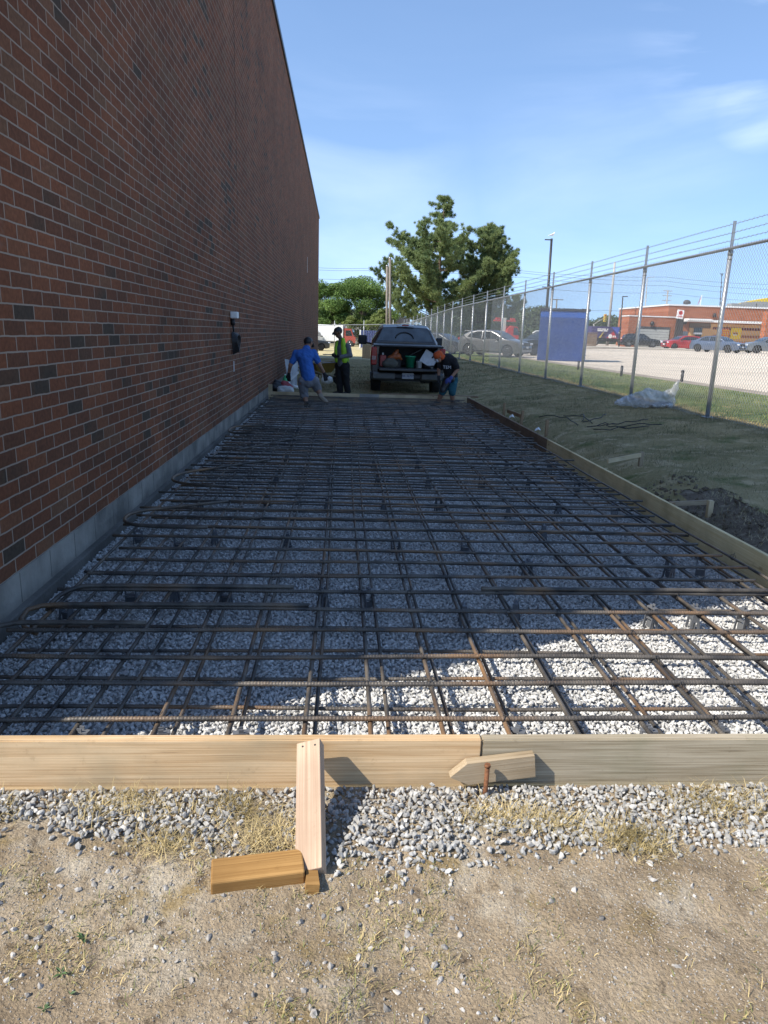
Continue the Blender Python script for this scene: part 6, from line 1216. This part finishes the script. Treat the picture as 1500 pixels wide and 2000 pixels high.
for a_, d_ in ((al2, (-.6, -.5, 0)), (ar2, (-.9, -.3, 0))): cloth('shoe', fat(foot(a_, d_), .012)+[(a_, .055, a_+Vector((0, 0, .03)), .052)], man2, M_SHOE, .011, 2)
eyes(man2, hd2, f2_, (-.1, 0, 1), 1.05)
# man in the black t-shirt bending over beside the pickup
Y2 = 16.45; q = lambda u, v, d=0: V(u, v, Y2+d)
f3 = Vector((-.80, -.25, -.55)); hd3 = q(857, 697, -.12); nk3 = q(865, 698, -.04); ch3 = q(875, 704, 0); pe3 = q(881, 735, .12)
sl3, el3, wl3 = q(866, 706, .12), q(857, 722, .06), q(857, 738, -.05); sr3, er3, wr3 = q(886, 705, -.10), q(893.5, 722, -.14), q(880, 739, -.22)
hl3, kl3, al3 = q(874, 742, .14), q(864, 766, -.02), q(855, 786, .06); hr3, kr3, ar3 = q(885, 742, .08), q(883, 767, -.06), q(884, 789, 0)
torso3 = [(pe3, .135, pe3.lerp(ch3, .5), .135), (pe3.lerp(ch3, .5), .138, ch3, .145), (ch3+(sl3-ch3)*.45, .105, ch3+(sr3-ch3)*.45, .105), (ch3, .12, nk3, .065), (nk3, .056, hd3, .055), (sl3.lerp(ch3, .3), .072, sl3, .064), (sr3.lerp(ch3, .3), .072, sr3, .064), (hl3, .108, hr3, .108)]
h3a = hand(wl3, (-.1, -.1, -1), (.6, -.3, 0), 1.0, .6, 1); h3b = hand(wr3, (-.75, -.1, -.55), (-.2, .6, -.5), 1.0, .6, -1)
caps = torso3+arm(sl3, el3, wl3)+arm(sr3, er3, wr3)+leg(hl3, kl3, al3)+leg(hr3, kr3, ar3)+headcaps(hd3, f3, (-.5, 0, 1), 1.02)+h3a+h3b+foot(al3, (-.8, -.4, 0))+foot(ar3, (-.3, -.9, 0))
man3 = sdf_blob('person', caps, .010, M_SKIN, None, 3); tag(man3, 'man in a black t-shirt and orange bandana bending forward beside the pickup truck', 'person')
cloth('tshirt', fat(torso3[:4], .022)+fat(torso3[5:7], .02)+[(sl3, .088, sl3.lerp(el3, .7), .08), (sr3, .088, sr3.lerp(er3, .7), .08), (pe3, .155, pe3+Vector((0, 0, -.02)), .157)], man3, M_TSB, noise=.012)
cloth('shorts', [(hl3, .115, kl3, .086), (hr3, .115, kr3, .086), (hl3, .115, hr3, .115), (pe3, .138, pe3+Vector((0, 0, -.04)), .138)], man3, M_TEAL, noise=.012)
cloth('black_front', [(hl3+Vector((-.02, -.10, 0)), .10, kl3+Vector((.0, -.03, .04)), .075), (hl3+Vector((0, -.12, .02)), .09, hl3.lerp(hr3, .5)+Vector((0, -.12, .02)), .09)], man3, M_BLACK, noise=.01)  # black layer over the left front of the teal shorts
u3 = Vector((-.5, 0, 1)); f3n = f3.normalized(); u3 = (u3-f3n*u3.dot(f3n)).normalized(); cloth('bandana', [(hd3+u3*.04-f3n*.02, .103, hd3+u3*.05+f3n*.015, .098), (hd3-f3n*.05-u3*.04, .072, hd3-f3n*.03+u3*.03, .085), (hd3-f3n*.10-u3*.03, .04, hd3-f3n*.13-u3*.09, .025)], man3, M_ORANGE, .011, 2, noise=.006)
cloth('cap_brim', [(hd3+u3*.075+f3n*.06, .03, hd3+u3*.07+f3n*.14, .022), (hd3+u3*.10-f3n*.02, .055, hd3+u3*.10+f3n*.03, .05)], man3, M_BLACK, .011, 2)
cloth('face_mask', [(hd3-u3*.03+f3n*.072, .045, hd3-u3*.055+f3n*.068, .042)], man3, plain('mask_white', (.55, .55, .58)), .010, 2)
cloth('glove', fat(h3a, .005)+[(wl3, .04, wl3+(el3-wl3)*.12, .042)], man3, M_GLOVE, .009, 2); cloth('glove', fat(h3b, .005)+[(wr3, .04, wr3+(er3-wr3)*.12, .042)], man3, M_BGLOVE, .009, 2)
for a_, d_ in ((al3, (-.8, -.4, 0)), (ar3, (-.3, -.9, 0))): cloth('shoe', fat(foot(a_, d_), .012)+[(a_, .055, a_+Vector((0, 0, .03)), .052)], man3, M_SHOE, .011, 2)
eyes(man3, hd3, f3, (-.5, 0, 1), 1.02)
ts = ch3.lerp(pe3, .25)+Vector((-.06, -.172, -.06)); text('shirt_print', 'TEM', .10, plain('white_print_ink', (.55, .55, .56)), man3, tuple(ts), (R(80), 0, -.1), .004)

# ------------------------------------------------------------------ odds and ends by the wall
def G(u, v): d = P(u, v, 1)-CAM; t = (0.04-CAM.z)/d.z; return CAM+d*t
b0 = G(566, 764)
M_SHEET = mat('white_sheeting', (.50, .50, .49), .6, 0, .15, 5, .5, 9)
a, b_, c, d = V(556, 701, 19.6), V(582, 706, 20.0), V(580, 752, 19.5), V(563, 760, 19.2); m = MB(); rows = []
for i in range(9):
    for j in range(9): p = a.lerp(b_, j/8).lerp(d.lerp(c, j/8), i/8); rows.append((p.x, p.y+.05*math.sin(j*1.7+i*.6)+.03*math.sin(i*2.1), p.z))
back = [(x, y+.012, z) for x, y, z in rows]; fs = [(i*9+j, i*9+j+1, (i+1)*9+j+1, (i+1)*9+j) for i in range(8) for j in range(8)]; m.add(rows+back, fs+[tuple(k+81 for k in f[::-1]) for f in fs], True); o = m.build('plastic_sheet', M_SHEET); tag(o, 'crumpled white plastic sheet leaning on the brick wall behind the blue-shirted man', 'plastic sheet')
stick('white_lath', tuple(V(560, 764, 18.2)), tuple(V(566, 738, 18.6)), .06, .03, M_WHITE, 'upright white lath in the rubbish by the wall', 'lath')
stick('white_lath', tuple(V(561, 748, 18.9)), tuple(V(583, 727, 19.2)), .05, .025, M_WHITE, 'slanting white lath leaning behind the blue-shirted man', 'lath')
stick('white_lath', tuple(V(571, 765, 18.0)), tuple(V(562, 742, 18.5)), .06, .03, M_WHITE, 'white lath crossing the upright one in the rubbish by the wall', 'lath')
sdf_blob('rubbish_bag', [((0, 0, .1), .13, (.16, .05, .1), .12), ((.05, 0, .2), .09, (.12, .0, .22), .06)], .02, plain('red_bag', (.30, .05, .06), .6), None, 2, tuple(V(551, 764, 18.1)-Vector((0, 0, .02))), noise=.02); tag(bpy.data.objects['rubbish_bag'], 'red bag of rubbish beside the far form board', 'bag')
sdf_blob('sack', [((0, 0, .08), .10, (.22, 0, .08), .10)], .02, M_SHEET, None, 2, tuple(V(549, 768, 17.6)), noise=.02); tag(bpy.data.objects['sack'], 'small white sack lying in front of the red bag', 'sack')
sdf_blob('bin_bag', [((0, 0, .1), .12, (.15, .1, .08), .11), ((.0, .1, .2), .08, (.1, .1, .2), .06)], .02, M_BLACK, None, 2, tuple(V(538, 764, 18.0)), noise=.02); tag(bpy.data.objects['bin_bag'], 'black bin bag against the wall left of the red bag', 'bag')
bo = empty('green_bottle', tuple(V(557, 752, 18.4)), 'bright green bottle among the rubbish by the wall', 'bottle'); MB().lathe([(.001, 0), (.055, 0), (.06, .02), (.06, .16), (.03, .21), (.02, .25), (.001, .25)], 14).build('body', plain('green_bottle_plastic', (.06, .42, .16), .4), bo); MB().lathe([(.024, .25), (.024, .275), (.001, .275)], 10).build('cap', M_WHITE, bo)
o = MB().tube([tuple(V(569, 754, 18.9)), tuple(V(586, 757, 19.0))], .045, 10).build('white_pipe', M_WHITE); tag(o, 'white pipe lying on the ground behind the blue-shirted man', 'pipe')
wb = empty('wheelbarrow', tuple(V(629, 752, 20.6)), 'mustard yellow wheelbarrow behind the blue-shirted man', 'wheelbarrow', rz=.5); M_MUS = plain('mustard_tray', (.28, .17, .035), .55)
m = MB(); top_ = [(-.36, -.30, .62), (.42, -.26, .66), (.42, .26, .66), (-.36, .30, .62)]; bot = [(-.22, -.17, .34), (.22, -.15, .36), (.22, .15, .36), (-.22, .17, .34)]; tin = [(x*.96, y*.95, z) for x, y, z in top_]; bin_ = [(x*.95, y*.93, z+.01) for x, y, z in bot]
m.add(top_+bot+tin+bin_, [(0, 1, 5, 4), (1, 2, 6, 5), (2, 3, 7, 6), (3, 0, 4, 7), (4, 5, 6, 7), (8, 12, 13, 9), (9, 13, 14, 10), (10, 14, 15, 11), (11, 15, 12, 8), (12, 15, 14, 13), (0, 8, 9, 1), (1, 9, 10, 2), (2, 10, 11, 3), (3, 11, 8, 0)]); m.build('tray', M_MUS, wb)
MB().tube([top_[0], top_[1], top_[2], top_[3], top_[0]], .012, 6).build('tray_rim', M_STEEL, wb)
for s in (-1, 1): MB().tube([(.52, s*.05, .22), (-.1, s*.22, .32), (-.75, s*.28, .52)], .02, 8).build('handle', W_OLD, wb); MB().tube([(-.2, s*.20, .32), (-.28, s*.22, .01)], .014, 6).build('leg', M_BLACK, wb)
m = MB(); m.lathe([(.10, -.045), (.17, -.045), (.195, -.02), (.195, .02), (.17, .045), (.10, .045)], 18, (.55, 0, .195), 'y'); wh = m.build('wheel', M_RUBBER, wb); MB().lathe([(.001, -.03), (.11, -.03), (.11, .03), (.001, .03)], 14, (.55, 0, .195), 'y').build('rim', M_STEEL, wh)
sdf_blob('white_bag', [((0, 0, .1), .10, (.12, 0, .11), .11), ((0, 0, .16), .06, (-.05, 0, .26), .03)], .018, M_WHITE, None, 2, tuple(V(634, 750, 19.8)), noise=.015); tag(bpy.data.objects['white_bag'], 'white bag on the grass under the raised hand of the blue-shirted man', 'bag')
